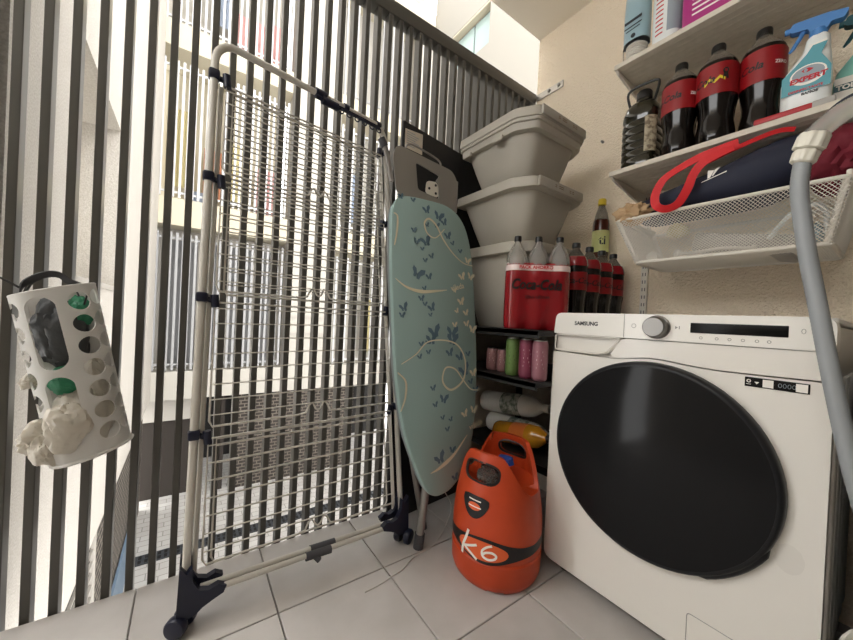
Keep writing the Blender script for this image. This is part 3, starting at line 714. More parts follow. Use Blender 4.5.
bm = nb(); rings(bm, [filmring(z, g*q, pf_) for z, q, pf_ in ((1.006, 1.035, .16), (1.0155, 1.025, .19), (1.026, 1.0, .22))], caps=False); ws = obj('white_stripe', bm, 'whitefilm', fl)
pc = V((BP[1][0], BP[1][1], 0))
ft = lambda s0, z0, o: (lambda a, b: pc+u*(s0+a)+nv*(g*o)+V((0, 0, z0+b)))
text('film_lettering', 'Coca-Cola', .050, ft(-.012, .955, 1.09), 'blackcap', fl, .28, .0014, .80)
text('film_small_print', 'ZERO AZÚCAR', .0125, ft(-.006, .912, 1.09), 'blackcap', fl, 0, .0002, 1.0)
text('stripe_lettering', 'PACK AHORRO', .0165, ft(-.014, 1.0165, 1.09), 'redprint', ws, 0, .0006, 1.0)
g2 = 'loose cola bottles in a row behind the red pack'
for (y, lb) in ((1.205, 'first cola bottle behind the red pack, beside the washing machine'), (1.30, 'second cola bottle behind the red pack in the row to the wall'), (1.395, 'third cola bottle behind the red pack in the row to the wall'), (1.49, 'cola bottle nearest the wall behind the red pack')):
    t = cola(.524, y, .798, .0435, .336, lb, g2, -.98, 3, 1, zl0=.46, zl1=.66)
    bm = nb(); lathe(bm, [(.0445, .245), (.0448, .252), (.0425, .268), (.0372, .281)], (.524, y, .798), 24, caps=False); obj('red_film_collar', bm, 'redfilm', t)
# hidden carton and yellow capped bottle on top
bm = nb(); box(bm, (.415, 1.515, .955), (.12, .10, .31), bev=.003); tag(obj('carton', bm, 'paper'), 'brown carton behind the cola bottles against the wall', 'carton')
yb = thing('juice_bottle', 'bottle with yellow cap and pale green label near the basket', 'bottle', (.445, 1.525, 1.11))
c0 = (.445, 1.525, 1.11)
bm = nb(); lathe(bm, [(.0315, .188), (.024, .225), (.015, .25), (.0135, .272)], c0, 26); obj('clear_neck', bm, 'clearneck', yb)
bm = nb(); lathe(bm, [(.027, .002), (.033, .008), (.0335, .04), (.0345, .17), (.0318, .192)], c0, 26); obj('bottle_body', bm, M('dark_juice', (70, 30, 20), .15), yb)
bm = nb(); lathe(bm, [(.0358, .045), (.0358, .142)], c0, 26, caps=False); lb = obj('label', bm, M('lime_label', (206, 208, 140), .5), yb)
text('label_lettering', 'ti', .055, on_cyl(.445, 1.525, .0362, -.85, 1.11+.095), 'darkprint', lb, 0, .001)
bm = nb(); lathe(bm, [(.0165, .262), (.0172, .264), (.0172, .284), (.015, .29), (.001, .29)], c0, 20); obj('cap', bm, 'yellow', yb)

# ------------------------------------------------------------------ cans
def can(x, y, r, h, mat, label, lidmat='canlid'):
    t = thing('drink_can', label, 'can', (x, y, .626), 'drink cans on the black shelf')
    bm = nb(); lathe(bm, [(r*.8, 0), (r*.95, .005), (r, .014), (r, h-.016), (r*.86, h-.003)], (x, y, .626), 26); obj('can_body', bm, mat, t)
    bm = nb(); lathe(bm, [(r*.86, h-.004), (r*.88, h), (r*.80, h), (r*.78, h-.004), (.0005, h-.004)], (x, y, .626), 26); ld = obj('can_lid', bm, lidmat, t)
    bm = nb(); a = -.9
    f = on_cyl(x, y, r*1.006, a, .626)
    for q in range(5): flat(bm, [f(-.012+.003*(q % 2), h*(.3+.1*q)), f(.012-.004*(q % 3), h*(.3+.1*q)), f(.012-.004*(q % 3), h*(.3+.1*q)+.006), f(-.012+.003*(q % 2), h*(.3+.1*q)+.006)])
    obj('can_print', bm, 'whitefilm' if mat != 'green' else 'darkprint', t)
    return t
can(.425, .99, .027, .138, 'green', 'tall green drink can on the black shelf')
can(.487, .99, .027, .138, 'mag', 'tall magenta drink can between the green and pale pink cans')
can(.542, .99, .026, .137, 'pink', 'tall pale pink drink can beside the washing machine')
can(.295, 1.02, .025, .088, 'pinkpale', 'small pink can with dark top, nearest the ironing board', 'blackcap')
can(.352, 1.02, .025, .088, 'pinkpale', 'small pink can with dark top beside the green can', 'blackcap')
# lying bottles on the lowest shelf
def lying(p, q, r, mat, lmat, label, capmat, name='detergent_bottle'):
    p, q = V(p), V(q); t = thing(name, label, 'bottle', (p.x, p.y, p.z-r), 'bottles lying on the lowest black shelf')
    d_ = (q-p); ln = d_.length; d_.normalize(); rot = V((0, 0, 1)).rotation_difference(d_).to_matrix()
    bm = nb(); lathe(bm, [(r*.8, 0), (r*.97, .008), (r, .02), (r, ln*.70), (r*.9, ln*.78), (r*.5, ln*.88), (r*.3, ln*.92), (r*.3, ln*.95)], p, 28, rot); obj('bottle_body', bm, mat, t)
    bm = nb(); lathe(bm, [(r*1.01, ln*.36), (r*1.01, ln*.64)], p, 28, rot, caps=False); obj('label', bm, lmat, t)
    bm = nb(); lathe(bm, [(r*.36, ln*.93), (r*.36, ln), (r*.001, ln)], p, 16, rot); obj('cap', bm, capmat, t)
lying((.09, 1.20, .437), (.44, 1.215, .475), .047, 'detwhite', 'detlabel', 'upper white bottle lying on its side on the lowest shelf', 'detwhite')
lying((.12, 1.215, .347), (.46, 1.235, .347), .046, 'detwhite', 'detlabel', 'lower white bottle lying on its side under another white one', 'detwhite')
lying((.25, 1.125, .346), (.523, 1.115, .395), .045, 'amber', 'amberlabel', 'amber oil bottle with orange label lying beside the washing machine', 'blackcap', 'oil_bottle')

# ------------------------------------------------------------------ gas bottle
GX, GY = .482, .880
gas = thing('gas_bottle', 'orange composite gas bottle with black band standing on the floor', 'gas bottle', (GX, GY, 0))
gprof = [(0, .128), (.012, .138), (.03, .145), (.09, .147), (.18, .146), (.24, .140), (.29, .131), (.34, .120), (.38, .110), (.42, .096), (.47, .08)]
def gr(z):
    for (z0, r0), (z1, r1) in zip(gprof, gprof[1:]):
        if z <= z1: return r0+(r1-r0)*(z-z0)/(z1-z0)
    return gprof[-1][1]
bm = nb()
outer = [(gr(z), z) for z in [0, .006, .012, .02, .03, .06, .088]] + [(gr(.09)-.004, .092), (gr(.09)-.004, .097), (gr(.1)-.001, .1005)] + [(gr(z), z) for z in [.12+.025*k for k in range(15)]]
inner = [(gr(.47)-.012, .47)] + [(gr(z)-.013, z) for z in (.42, .37, .33, .30)] + [(.07, .275), (.001, .27)]
lathe(bm, [(.001, .0)]+outer+inner, (GX, GY, 0), 96, caps=False); shell = obj('shell', bm, 'orange', gas, autos=50)
PF = math.radians(-78)
gf = lambda th, r, z: V((GX+r*math.cos(PF+th), GY+r*math.sin(PF+th), z))
cut = nb()
# top profile: front panel lower than back, deep side scoops
def toph(t):   # t angle from front, degrees
    t = abs(t)
    if t <= 32: return .402-.004*(t/32)**2
    if t <= 80: k = (t-32)/48; k = k*k*(3-2*k); return .398-.110*k
    if t <= 100: return .288
    if t <= 135: k = (t-100)/35; k = k*k*(3-2*k); return .288+.130*k
    return .418
N = 120; A = []; 
for k in range(N):
    th = 360*k/N-180; A.append((math.radians(th), toph(th)))
rin = [[gf(t, .02, h) for t, h in A], [gf(t, .17, h) for t, h in A], [gf(t, .17, .52) for t, h in A], [gf(t, .02, .52) for t, h in A]]
rings(cut, rin, close=True)
boolean(shell, cut)
# handle windows
def capsule(a0, zc, hw, hh, r0, r1, n=28):
    b = nb(); out = []
    for rr in (r0, r1):
        ring = []
        for k in range(n):
            q = 2*math.pi*k/n; cs, sn = math.cos(q), math.sin(q)
            aa = hw*abs(cs)**.6*(1 if cs >= 0 else -1); bb_ = hh*abs(sn)**.75*(1 if sn >= 0 else -1)
            d0 = V((math.cos(PF+a0), math.sin(PF+a0), 0)); tt = V((-d0.y, d0.x, 0))
            ring.append(V((GX, GY, zc+bb_))+d0*rr+tt*aa)
        out.append(ring)
    rings(b, out); return b
boolean(shell, capsule(0, .345, .060, .030, .05, .16))
boolean(shell, capsule(math.pi, .368, .052, .025, .05, .16))
# notches along the foot
cut = nb()
for k in range(6): 
    a = 2*math.pi*k/6+.25; box(cut, (GX+.135*math.cos(a), GY+.135*math.sin(a), 0), (.05, .05, .016), Matrix.Rotation(a, 3, 'Z'))
boolean(shell, cut)
def patch(name, th0, th1, zlo, zhi, mat, off=.0012, n=48, parent=shell):
    b = nb(); prev = None
    for k in range(n+1):
        t = th0+(th1-th0)*k/n; a, c_ = zlo(t), zhi(t)
        col = [b.verts.new(gf(math.radians(t), gr(a+(c_-a)*q/4)+off, a+(c_-a)*q/4)) for q in range(5)]
        if prev:
            for q in range(4): b.faces.new((prev[q], col[q], col[q+1], prev[q+1]))
        prev = col
    return obj(name, b, mat, parent)
def bandlo(t):
    k = math.exp(-((t-16)/34)**2); return .118-.026*k + (.012*max(0, (abs(t-16)-60)/40) if abs(t-16) > 60 else 0)
def bandhi(t):
    k = math.exp(-((t-16)/34)**2); e = max(0, (t-80)/30); return .146+.022*k+.012*min(1, e)*1
bd = patch('black_band', -115, 112, bandlo, bandhi, 'blackp')
el = lambda t: math.sqrt(max(0, 1-((t-13)/32)**2))
patch('oval_badge', -18.9, 44.9, lambda t: .130-.0285*el(t), lambda t: .130+.0285*el(t), 'orange2', .0022)
# shield badge below the handle
def shl(t): return .214+ .047*(abs(t)/20)**2.2
def shh(t): return .280-.008*(abs(t)/20)**4
sh = patch('shield_badge', -19.5, 19.5, lambda t: min(shl(t), shh(t)-.001), shh, 'blackp', .0022)
patch('badge_sun', -9, 9, lambda t: .249-.011*math.sqrt(max(0, 1-(t/9.01)**2)), lambda t: .249+.011*math.sqrt(max(0, 1-(t/9.01)**2)), 'orange2', .0034, 16, sh)
patch('badge_lettering', -9, 9, lambda t: .265, lambda t: .2685, 'whiteprint', .0034, 8, sh)
patch('badge_lettering', -8, 10, lambda t: .2472, lambda t: .2502, 'whiteprint', .0040, 8, sh)
# black lining around front handle window + window seen through
b = nb(); n = 36; d0 = V((math.cos(PF), math.sin(PF), 0)); tt = V((-d0.y, d0.x, 0)); loop = []
for k in range(n):
    q = 2*math.pi*k/n; cs, sn = math.cos(q), math.sin(q)
    aa = .0605*abs(cs)**.6*(1 if cs >= 0 else -1); zz = .345+.0305*abs(sn)**.75*(1 if sn >= 0 else -1)
    rr = math.sqrt(max(0, gr(zz)**2-aa*aa)); loop.append(V((GX, GY, zz))+d0*(rr-.004)+tt*aa)
tube(b, loop, .0045, 6, True); obj('handle_lining', b, 'blackp', gas)
b = nb(); n = 36; loop = []
for k in range(n):
    q = 2*math.pi*k/n; cs, sn = math.cos(q), math.sin(q)
    aa = .0525*abs(cs)**.6*(1 if cs >= 0 else -1); zz = .368+.0255*abs(sn)**.75*(1 if sn >= 0 else -1)
    rr = math.sqrt(max(0, (gr(zz)-.012)**2-aa*aa)); loop.append(V((GX, GY, zz))-d0*rr+tt*aa)
tube(b, loop, .0045, 6, True); obj('handle_lining', b, 'blackp', gas)
b = nb(); lathe(b, [(.030, .27), (.030, .31), (.016, .315), (.016, .335), (.02, .337), (.02, .345), (.001, .347)], (GX, GY, 0), 24); vl = obj('valve', b, 'greyp', gas)
b = nb(); blob(b, (GX, GY+.03, .345), (.03, .026, .018), .3, 5, 4, 3); obj('valve_cap', b, 'bluepl', vl)
b = nb(); blob(b, (GX+.01, GY-.055, .318), (.04, .028, .028), .5, 7, 14, 4); tag(obj('crumpled_film', b, 'clearneck'), 'crumpled clear film tucked inside the gas bottle handle', 'plastic film')
# hand painted K6
def stroke(b, pts, w_=.0048):
    P = [gf(math.radians(t), gr(z)+.0034, z) for t, z in pts]
    nn = [gf(math.radians(t), 1, 0)-gf(math.radians(t), 0, 0) for t, z in pts]
    rs = []
    for i, p in enumerate(P):
        dd_ = (P[min(i+1, len(P)-1)]-P[max(i-1, 0)]).normalized(); n_ = nn[i].normalized(); sd = dd_.cross(n_).normalized()
        rs.append([p+sd*w_/2, p+sd*w_/2+n_*.0008, p-sd*w_/2+n_*.0008, p-sd*w_/2])
    rings(b, rs)
def sp2(pts, k=5): return [(p.x, p.y) for p in spline([V((a, b_, 0)) for a, b_ in pts], k)]
b = nb(); stroke(b, sp2([(-4, .176), (-7, .15), (-11, .122), (-12, .095)]), .0085); stroke(b, sp2([(8, .142), (0, .132), (-9, .122)]), .007); stroke(b, sp2([(-9, .122), (0, .112), (9, .099)]), .007)
stroke(b, sp2([(26, .153), (20, .146), (15, .132), (16, .117), (22, .111), (29, .116), (31, .126), (26, .133), (19, .129), (16, .122)], 6), .0065); obj('painted_marks', b, 'whiteprint', shell)

# ------------------------------------------------------------------ ironing board
ib = thing('ironing_board', 'folded ironing board with teal butterfly cover leaning upright', 'ironing board', (.3, .75, 0))
IX = lambda z: .40-.145*z
nrm = V((1, 0, .145)).normalized()
ol = [(.561, 1.175), (.569, 1.21), (.592, 1.242), (.637, 1.257), (.70, 1.262), (.774, 1.264), (.82, 1.258), (.862, 1.238), (.895, 1.20), (.914, 1.15), (.925, 1.09), (.931, .98), (.931, .86), (.928, .706), (.92, .60), (.91, .518), (.894, .42), (.868, .343), (.823, .268), (.775, .232), (.735, .221), (.70, .223), (.672, .243), (.646, .29), (.614, .372), (.588, .455), (.570, .57), (.560, .70), (.557, .85), (.556, 1.02)]
olS = [(p.x, p.y) for p in spline([V((a, b_, 0)) for a, b_ in ol+[ol[0]]], 3)][:-1]
cyy, czz = .75, .75
def ins(poly, d_):
    out = []
    n = len(poly)
    for i in range(n):
        p = V(poly[i]); tg = (V(poly[(i+1) % n])-V(poly[i-1])).normalized(); nn = V((tg.y, -tg.x)); 
        if nn.dot(V((cyy, czz))-p) < 0: nn = -nn
        out.append(tuple(p+nn*d_))
    return out
def ibp(a, z, off): return V((IX(z), a, z))+nrm*off
bm = nb(); rings(bm, [[ibp(a, z, o) for a, z in ins(olS, i)] for o, i in ((-.022, .012), (-.022, .002), (-.010, 0), (-.003, .001), (0, .006))]); cov = obj('cover', bm, 'teal', ib)
bm = nb(); rings(bm, [[ibp(a, z, o) for a, z in ins(olS, i)] for o, i in ((-.046, .02), (-.042, .006), (-.0225, .003))]); obj('underside_pad', bm, 'foil', ib)
def P2(u_, v_):    # picture-like cover coordinates: u across, v down -> (y,z)
    return (.56+u_*.37, 1.262-v_*1.04)
def bfly(b, u_, v_, s, ang):
    a0, z0 = P2(u_, v_)
    for sg in (1, -1):
        pts = [(0, 0), (sg*.35, .75), (sg*.95, 1.0), (sg*1.0, .45), (sg*.55, -.05), (sg*.5, -.5), (sg*.12, -.55)]
        ca, sa = math.cos(ang), math.sin(ang); sc = s*(1 if sg > 0 else .8)
        flat(b, [ibp(a0+(p*ca-q*sa)*sc, z0+(p*sa+q*ca)*sc, .0009) for p, q in (pts if sg > 0 else pts[::-1])])
bd_, bl_ = nb(), nb()
dark = [(.40, .07, .02, .3), (.55, .09, .026, -.2), (.62, .12, .018, .4), (.52, .15, .016, 0), (.66, .20, .02, .2), (.40, .16, .012, .3), (.10, .03, .014, .2), (.24, .03, .012, 0),
        (.24, .21, .014, .1), (.27, .27, .016, -.2), (.38, .265, .026, .35), (.33, .31, .01, 0), (.44, .345, .014, .3), (.36, .375, .012, 0), (.72, .24, .012, .3), (.82, .28, .012, 0),
        (.26, .46, .030, -.4), (.40, .47, .016, .2), (.34, .54, .011, .2), (.30, .60, .015, .1), (.34, .63, .012, 0), (.42, .65, .02, .4), (.40, .69, .01, .1), (.10, .66, .02, .3), (.08, .70, .014, 0),
        (.44, .79, .03, .2), (.66, .79, .03, -.1), (.28, .855, .012, 0), (.36, .845, .012, .2)]
dark = [(a, b_*.60, s, g_) for a, b_, s, g_ in dark]
dark += [(.40, .50, .026, .1), (.66, .50, .03, -.1), (.75, .56, .022, .3), (.62, .545, .02, .2), (.86, .55, .014, .0), (.26, .555, .012, .2), (.36, .54, .012, 0), (.80, .61, .03, .3), (.88, .65, .014, .2), (.94, .68, .016, 0),
         (.40, .66, .014, .1), (.52, .70, .022, -.2), (.42, .715, .013, .2), (.50, .76, .011, .1), (.60, .77, .011, .4), (.55, .80, .012, 0), (.45, .89, .026, .35), (.60, .87, .016, -.2), (.62, .96, .016, .2)]
for q in dark: bfly(bd_, *q)
for q in [(.92, .20, .018, -.2), (.83, .265, .02, .3), (.95, .26, .02, -.3), (.80, .36, .02, .2), (.86, .40, .016, .2), (.74, .395, .012, .5), (.94, .46, .022, -.2), (.86, .44, .016, .1), (.70, .445, .014, 0), (.92, .62, .02, .1), (.90, .75, .02, -.2), (.78, .76, .018, .3), (.72, .32, .012, .1)]: bfly(bl_, *q)
obj('dark_butterfly_print', bd_, 'tealdark', cov, kind='stuff'); 
def swirl(b, pts, w0, w1):
    sp_ = spline([V((*P2(*p), 0)) for p in pts], 8); n = len(sp_); prev = None
    for i, p in enumerate(sp_):
        tg = (sp_[min(i+1, n-1)]-sp_[max(i-1, 0)]).normalized(); nn = V((-tg.y, tg.x, 0)); k = i/(n-1); w_ = w0+(w1-w0)*(1-abs(2*k-1))
        l, r_ = p+nn*w_/2, p-nn*w_/2
        cur = (b.verts.new(ibp(l.x, l.y, .0011)), b.verts.new(ibp(r_.x, r_.y, .0011)))
        if prev: b.faces.new((prev[0], prev[1], cur[1], cur[0]))
        prev = cur
swirl(bl_, [(.62, .095), (.50, .135), (.40, .125), (.37, .09), (.43, .07), (.52, .09), (.60, .135), (.72, .18), (.86, .21), (1.0, .215)], .003, .008)
swirl(bl_, [(.02, .30), (.14, .325), (.30, .335), (.50, .327), (.62, .32)], .002, .013)
swirl(bl_, [(.02, .08), (.06, .09), (.05, .14), (.02, .19)], .004, .008)
swirl(bl_, [(.06, .575), (.22, .545), (.36, .505), (.58, .50), (.74, .52), (.82, .575), (.78, .64), (.62, .67), (.52, .64), (.56, .595), (.68, .60), (.78, .64), (.88, .675), (1.0, .68)], .003, .008)
swirl(bl_, [(.02, .60), (.10, .63), (.09, .68), (.04, .72)], .004, .008)
swirl(bl_, [(.34, .925), (.45, .915), (.62, .885), (.80, .83)], .002, .014)
obj('cream_butterfly_print', bl_, 'creamprint', cov, kind='stuff')
for v_, u_ in ((.305, .76), (.80, .92)):
    a0, z0 = P2(u_, v_); text('cover_lettering', 'vileda', .030, lambda a, b_: ibp(a0+a*.96-b_*.25, z0+b_*.96+a*.25, .0012), 'creamprint', cov, .1, .0005)
# iron rest
ir = [(.585, 1.432), (.838, 1.41), (.866, 1.376), (.868, 1.246), (.607, 1.259), (.588, 1.275), (.57, 1.395)]
RXn = lambda a, z, t_: V((.196+t_, a, z))
bm = nb(); prism(bm, rounded(ir, [.02, .025, .02, .015, .015, .015, .02], 4), .006, RXn); bevel_all(bm, .0015, 1); rest = obj('iron_rest', bm, 'irongrey', ib)
b = nb(); prism(b, rounded([(.665, 1.393), (.779, 1.373), (.760, 1.348), (.775, 1.34), (.78, 1.283), (.68, 1.296)], [.012, .01, .01, .008, .012, .012], 3), .06, lambda a, z, t_: V((.17+t_, a, z))); boolean(rest, b)
bm = nb(); prism(bm, rounded([(.725, 1.345), (.785, 1.352), (.785, 1.292), (.722, 1.296)], .015, 4), .003, lambda a, z, t_: V((.188+t_, a, z))); br = obj('bracket_plate', bm, 'whitemetal', ib)
for a, z in ((.738, 1.318), (.768, 1.337), (.770, 1.306)):
    bm = nb(); cyl(bm, (.190, a, z), (.1925, a, z), .005); obj('rivet', bm, 'blackp', br)
bm = nb(); tube(bm, spline([(.186, .625, 1.43), (.182, .637, 1.453), (.182, .66, 1.462), (.182, .72, 1.455), (.184, .785, 1.438), (.188, .79, 1.41)], 4), .0035, 8); obj('wire_guard', bm, 'leggrey', ib)
bm = nb(); tube(bm, [(.19, .84, 1.385), (.18, .885, 1.385), (.18, .885, 1.26), (.19, .85, 1.25)], .0035, 8); obj('wire_guard', bm, 'leggrey', ib)
bm = nb(); tube(bm, [(.19, .575, 1.30), (.19, .545, 1.41), (.19, .535, 1.425)], [.008, .009, .009], 10); hk = obj('catch_arm', bm, 'leggrey', ib)
bm = nb(); tube(bm, [(.19, .542, 1.413), (.19, .526, 1.437)], .0135, 10); obj('arm_tip', bm, 'greyp', hk)
# legs
for (p, q, r_) in (((.30, .735, .44), (.283, .706, .045), .0145), ((.22, .67, .42), (.20, .775, .03), .011)):
    bm = nb(); tube(bm, [p, q], r_, 12); lg = obj('leg', bm, 'leggrey', ib)
    d_ = (V(q)-V(p)).normalized(); bm = nb(); tube(bm, [V(q)-d_*.006, V(q)+d_*((V(q).z)/-d_.z-.0)], r_*1.3, 12); obj('foot_cap', bm, 'greyp', lg)

# ------------------------------------------------------------------ black board leaning at the railing
bp = thing('leaning_board', 'large flat black board leaning on the railing behind the ironing board', 'board', (.05, .98, 0))
bm = nb(); ca = math.atan2(-.073, .60)
prism(bm, [(0, 0), (.60, 0), (.60, 1.58), (.0, 1.605)], .012, lambda a, z, t_: V((.10-.018*(z/1.6)-.118*a-t_, .676+a*.993, z))); obj('sheet', bm, 'black', bp, smooth=False)
bm = nb(); prism(bm, [(.008, 1.50), (.10, 1.50), (.10, 1.585), (.008, 1.575)], .001, lambda a, z, t_: V((.1022-.018*(z/1.6)-.118*a-t_, .676+a*.993, z))); lbp = obj('paper_label', bm, 'shelf', bp, smooth=False)
bm = nb()
for k in range(7): 
    prism(bm, [(.016, 1.512+.009*k), (.06+.01*(k % 3), 1.512+.009*k), (.06+.01*(k % 3), 1.5145+.009*k), (.016, 1.5145+.009*k)], .0005, lambda a, z, t_: V((.1027-.018*(z/1.6)-.118*a-t_, .676+a*.993, z)))
obj('label_print', bm, 'greyprint', lbp, smooth=False)
# loose cord on the floor
bm = nb(); tube(bm, spline([(.335, .72, .27), (.30, .83, .13), (.262, .845, .03), (.285, .79, .004), (.307, .741, .003), (.312, .69, .003), (.321, .647, .003), (.345, .60, .003), (.352, .56, .003), (.362, .51, .003), (.365, .458, .003)], 6), .0016, 6); tag(obj('loose_cord', bm, 'wirewhite'), 'thin pale cord trailing from the ironing board across the floor', 'cord')

# ------------------------------------------------------------------ drying rack
dr_ = thing('drying_rack', 'folded cream wire clothes drying rack with navy joints leaning on the railing', 'drying rack', (.21, .34, 0))
BL, TL, BR, TR = V((.222, .02, .075)), V((.155, .036, 1.5)), V((.214, .668, .075)), V((.066, .604, 1.5)); HT = .050
def RP(s, z, off=0, dy=0):
    t_ = (z-.075)/1.425; l = BL.lerp(TL, t_); r_ = BR.lerp(TR, t_); p = l.lerp(r_, s); p.z = z
    return p+V((1, .08, .05)).normalized()*off+V((0, dy, 0))
# outer hoop
path = [RP(0, .10), RP(0, .5), RP(0, 1.0), RP(0, 1.44+HT)]
for k in range(1, 8):
    a = math.pi/2*k/8; path.append(RP(.085*(1-math.cos(a)), 1.44+HT+.062*math.sin(a)))
path += [RP(.10, 1.502+HT), RP(.5, 1.502+HT), RP(.9, 1.502+HT)]
for k in range(1, 8):
    a = math.pi/2*k/8; path.append(RP(.915+.085*math.sin(a), 1.44+HT+.062*math.cos(a)))
path += [RP(1, 1.44+HT), RP(1, 1.0), RP(1, .5), RP(1, .10)]
bm = nb(); tube(bm, path, .0098, 12); obj('frame_hoop', bm, 'cream', dr_)
for s, dy in ((0, .019), (1, -.019)):
    bm = nb(); tube(bm, [RP(s, .10, -.018, dy), RP(s, .8, -.014, dy), RP(s, 1.43, -.012, dy)], .0065, 10); obj('rear_leg', bm, 'cream', dr_)
# navy joint clips
for z in (1.452, 1.172, .848, .488):
    for s, dr in ((0, 1), (1, -1)):
        p = RP(s, z); bm = nb()
        box(bm, p, (.029, .027, .026), bev=.006); tube(bm, [p+V((.0, .012*dr, -.004)), p+V((.004, .028*dr, -.010))], .007, 10)
        tube(bm, [p+V((.006, .028*dr, .008)), p+V((.006, .032*dr, -.026))], .010, 10); obj('joint_clip', bm, 'navy', dr_)
# wire shelves
specs = [(1.43, 1.19, 7, 2), (1.165, .865, 8, 2), (.835, .505, 8, 1), (.475, .150, 7, 2)]
for zi, (zt, zb, n, lay) in enumerate(specs):
    for ly in range(lay):
        off = .010-.014*ly if lay == 2 else .008
        dz = -.007*ly
        ins0 = (.030 if ly == 0 else .05); a, b_ = ins0/.6, 1-ins0/.6
        sh_ = nb(); zl, zr = zb+dz, zb+dz
        loop = []
        cen = .52+.03*ly
        loop += [RP(a, zt+dz, off), RP(a, zb+.015+dz, off), RP(a+.012, zb+dz, off)]
        if ly == 0:
            for q, h in ((-.10, 0), (-.062, .004), (-.045, .026), (-.028, .032), (-.012, .012), (0, .008), (.012, .012), (.028, .032), (.045, .026), (.062, .004), (.10, 0)): loop.append(RP(cen+q, zb+dz+h, off))
        loop += [RP(b_-.012, zb+dz, off), RP(b_, zb+.015+dz, off), RP(b_, zt+dz, off)]
        tube(sh_, loop, .0029, 8, closed=True); fr = obj('wire_shelf', sh_, 'cream', dr_)
        for k in range(n):
            z = zt+dz-(zt-zb)*(k+.4)/(n+.15)
            bm = nb(); tube(bm, [RP(a, z, off+.002), RP(.5, z+.002, off+.003), RP(b_, z, off+.002)], .0018, 6); obj('wire', bm, 'cream', fr)
# top joint and hook rail
bm = nb(); p, q = RP(.50, 1.503+HT), RP(.565, 1.503+HT); tube(bm, [p, q], .0155, 10); tube(bm, [p+V((.004, .0, -.014)), q+V((.004, 0, -.014))], .008, 8); obj('top_coupling', bm, 'navy', dr_)
bm = nb(); tube(bm, [RP(.54, 1.486+HT, .004), RP(.64, 1.486+HT, .004)], .0135, 10); obj('top_coupling', bm, 'navy', dr_)
bm = nb(); ribbon(bm, [RP(.65, 1.486+HT, .008), RP(.8, 1.487+HT, .008), RP(.95, 1.487+HT, .008)], (0, 0, 1), .012, .006); hr = obj('hook_rail', bm, 'navy', dr_)
for s in (.70, .945):
    bm = nb(); tube(bm, [RP(s-.015, 1.502+HT), RP(s+.015, 1.502+HT)], .0145, 10); obj('rail_clamp', bm, 'navy', hr)
for k in range(6):
    s = .66+.056*k; c_ = RP(s, 1.476+HT, .010); bm = nb()
    tube(bm, [c_+V((0, .0085*math.cos(t), .0085*math.sin(t))) for t in [i*math.pi/7 for i in range(14)]], .0025, 6, True); obj('hook_ring', bm, 'navy', hr)
# bottom bars with coupling
for off, z0, z1 in ((.006, .084, .076), (-.010, .091, .083)):
    bm = nb(); tube(bm, [RP(.05, z0, off+.01), RP(.95, z1, off+.01)], .008, 10); obj('bottom_bar', bm, 'cream', dr_)
    bm = nb(); tube(bm, [RP(.46+.03*(off < 0), z0-.006, off+.01), RP(.58+.03*(off < 0), z0-.009, off+.01)], .0125, 10); tube(bm, [RP(.50, z0-.01, off+.012), RP(.52, z0-.026, off+.016)], .009, 8); obj('bar_coupling', bm, 'greyp', dr_)
# feet with castors
fpoly0 = [(-.016, .175), (.002, .155), (.016, .17), (.018, .132), (.035, .104), (.06, .096), (.085, .103), (.098, .096), (.108, .092), (.10, .076), (.07, .066), (.045, .056), (.03, .045), (-.012, .035), (-.02, .05)]
fpoly = [(a*.84, b_*.97) for a, b_ in fpoly0]
for s, dr in ((0, 1), (1, -1)):
    for ly, off in ((0, .016), (1, -.016)):
        y_ = (BL.y if s == 0 else BR.y); bx_ = (BL.x if s == 0 else BR.x)+off-.008
        bm = nb(); prism(bm, [(a*(1 if ly == 0 else .93), b_+(0 if ly == 0 else .012)) for a, b_ in (fpoly if dr > 0 else fpoly[::-1])], .018, lambda a, z, t_: V((bx_+t_-.03*(z-.075), y_+a*dr, z))); bevel_all(bm, .003, 2, 25); ft_ = obj('foot', bm, 'navy', dr_)
    y_ -= .004*dr
    for o_ in (-.028, .012):
        c_ = V((.224+o_*.8, y_-o_*.5*dr, .0255)); ax = V((.85, -.5*dr, 0)).normalized()
        bm = nb(); lathe(bm, [(.012, -.002), (.0225, 0), (.0255, .004), (.0255, .018), (.0225, .022), (.012, .024)], c_, 28, V((0, 0, 1)).rotation_difference(ax).to_matrix()); obj('castor_wheel', bm, 'navy', dr_)
    bm = nb(); tube(bm, [V((.224, y_, .03)), V((.224, y_, .06))], .012, 10); obj('castor_stem', bm, 'navy', dr_)

# ------------------------------------------------------------------ hanging bag dispenser
ax = V((0, -.079, .386)).normalized(); DX = .105
ctr_b = V((DX, -.178, .452)); HD = .40
dsp = thing('bag_dispenser', 'white holed plastic bag dispenser hanging tilted on the railing', 'bag dispenser', tuple(ctr_b))
xa = V((1, 0, 0)); ya_ = ax.cross(xa)
rotd = math.radians(-8)
def DP(ang, h, rk=1.0):
    tp = 1-.0*h/HD
    rx, ry = .062*tp*rk, .0735*tp*rk
    a = ang
    x = rx*math.cos(a); y = ry*math.sin(a)
    x = max(x, -.030*rk)
    xr = x*math.cos(rotd)-y*math.sin(rotd); yr = x*math.sin(rotd)+y*math.cos(rotd)
    # bottom edge shows lower on the left: shear along the axis
    return ctr_b+xa*xr+ya_*yr+ax*(h+.03*yr/.07*.25)
n = 96; A = [2*math.pi*k/n for k in range(n)]
bm = nb(); rings(bm, [[DP(a, h) for a in A] for h in (0, HD*.5, HD)] + [[DP(a, h, .955) for a in A] for h in (HD, HD*.5, 0)], close=True); dpo = obj('dispenser_shell', bm, 'dispenser', dsp, autos=30)
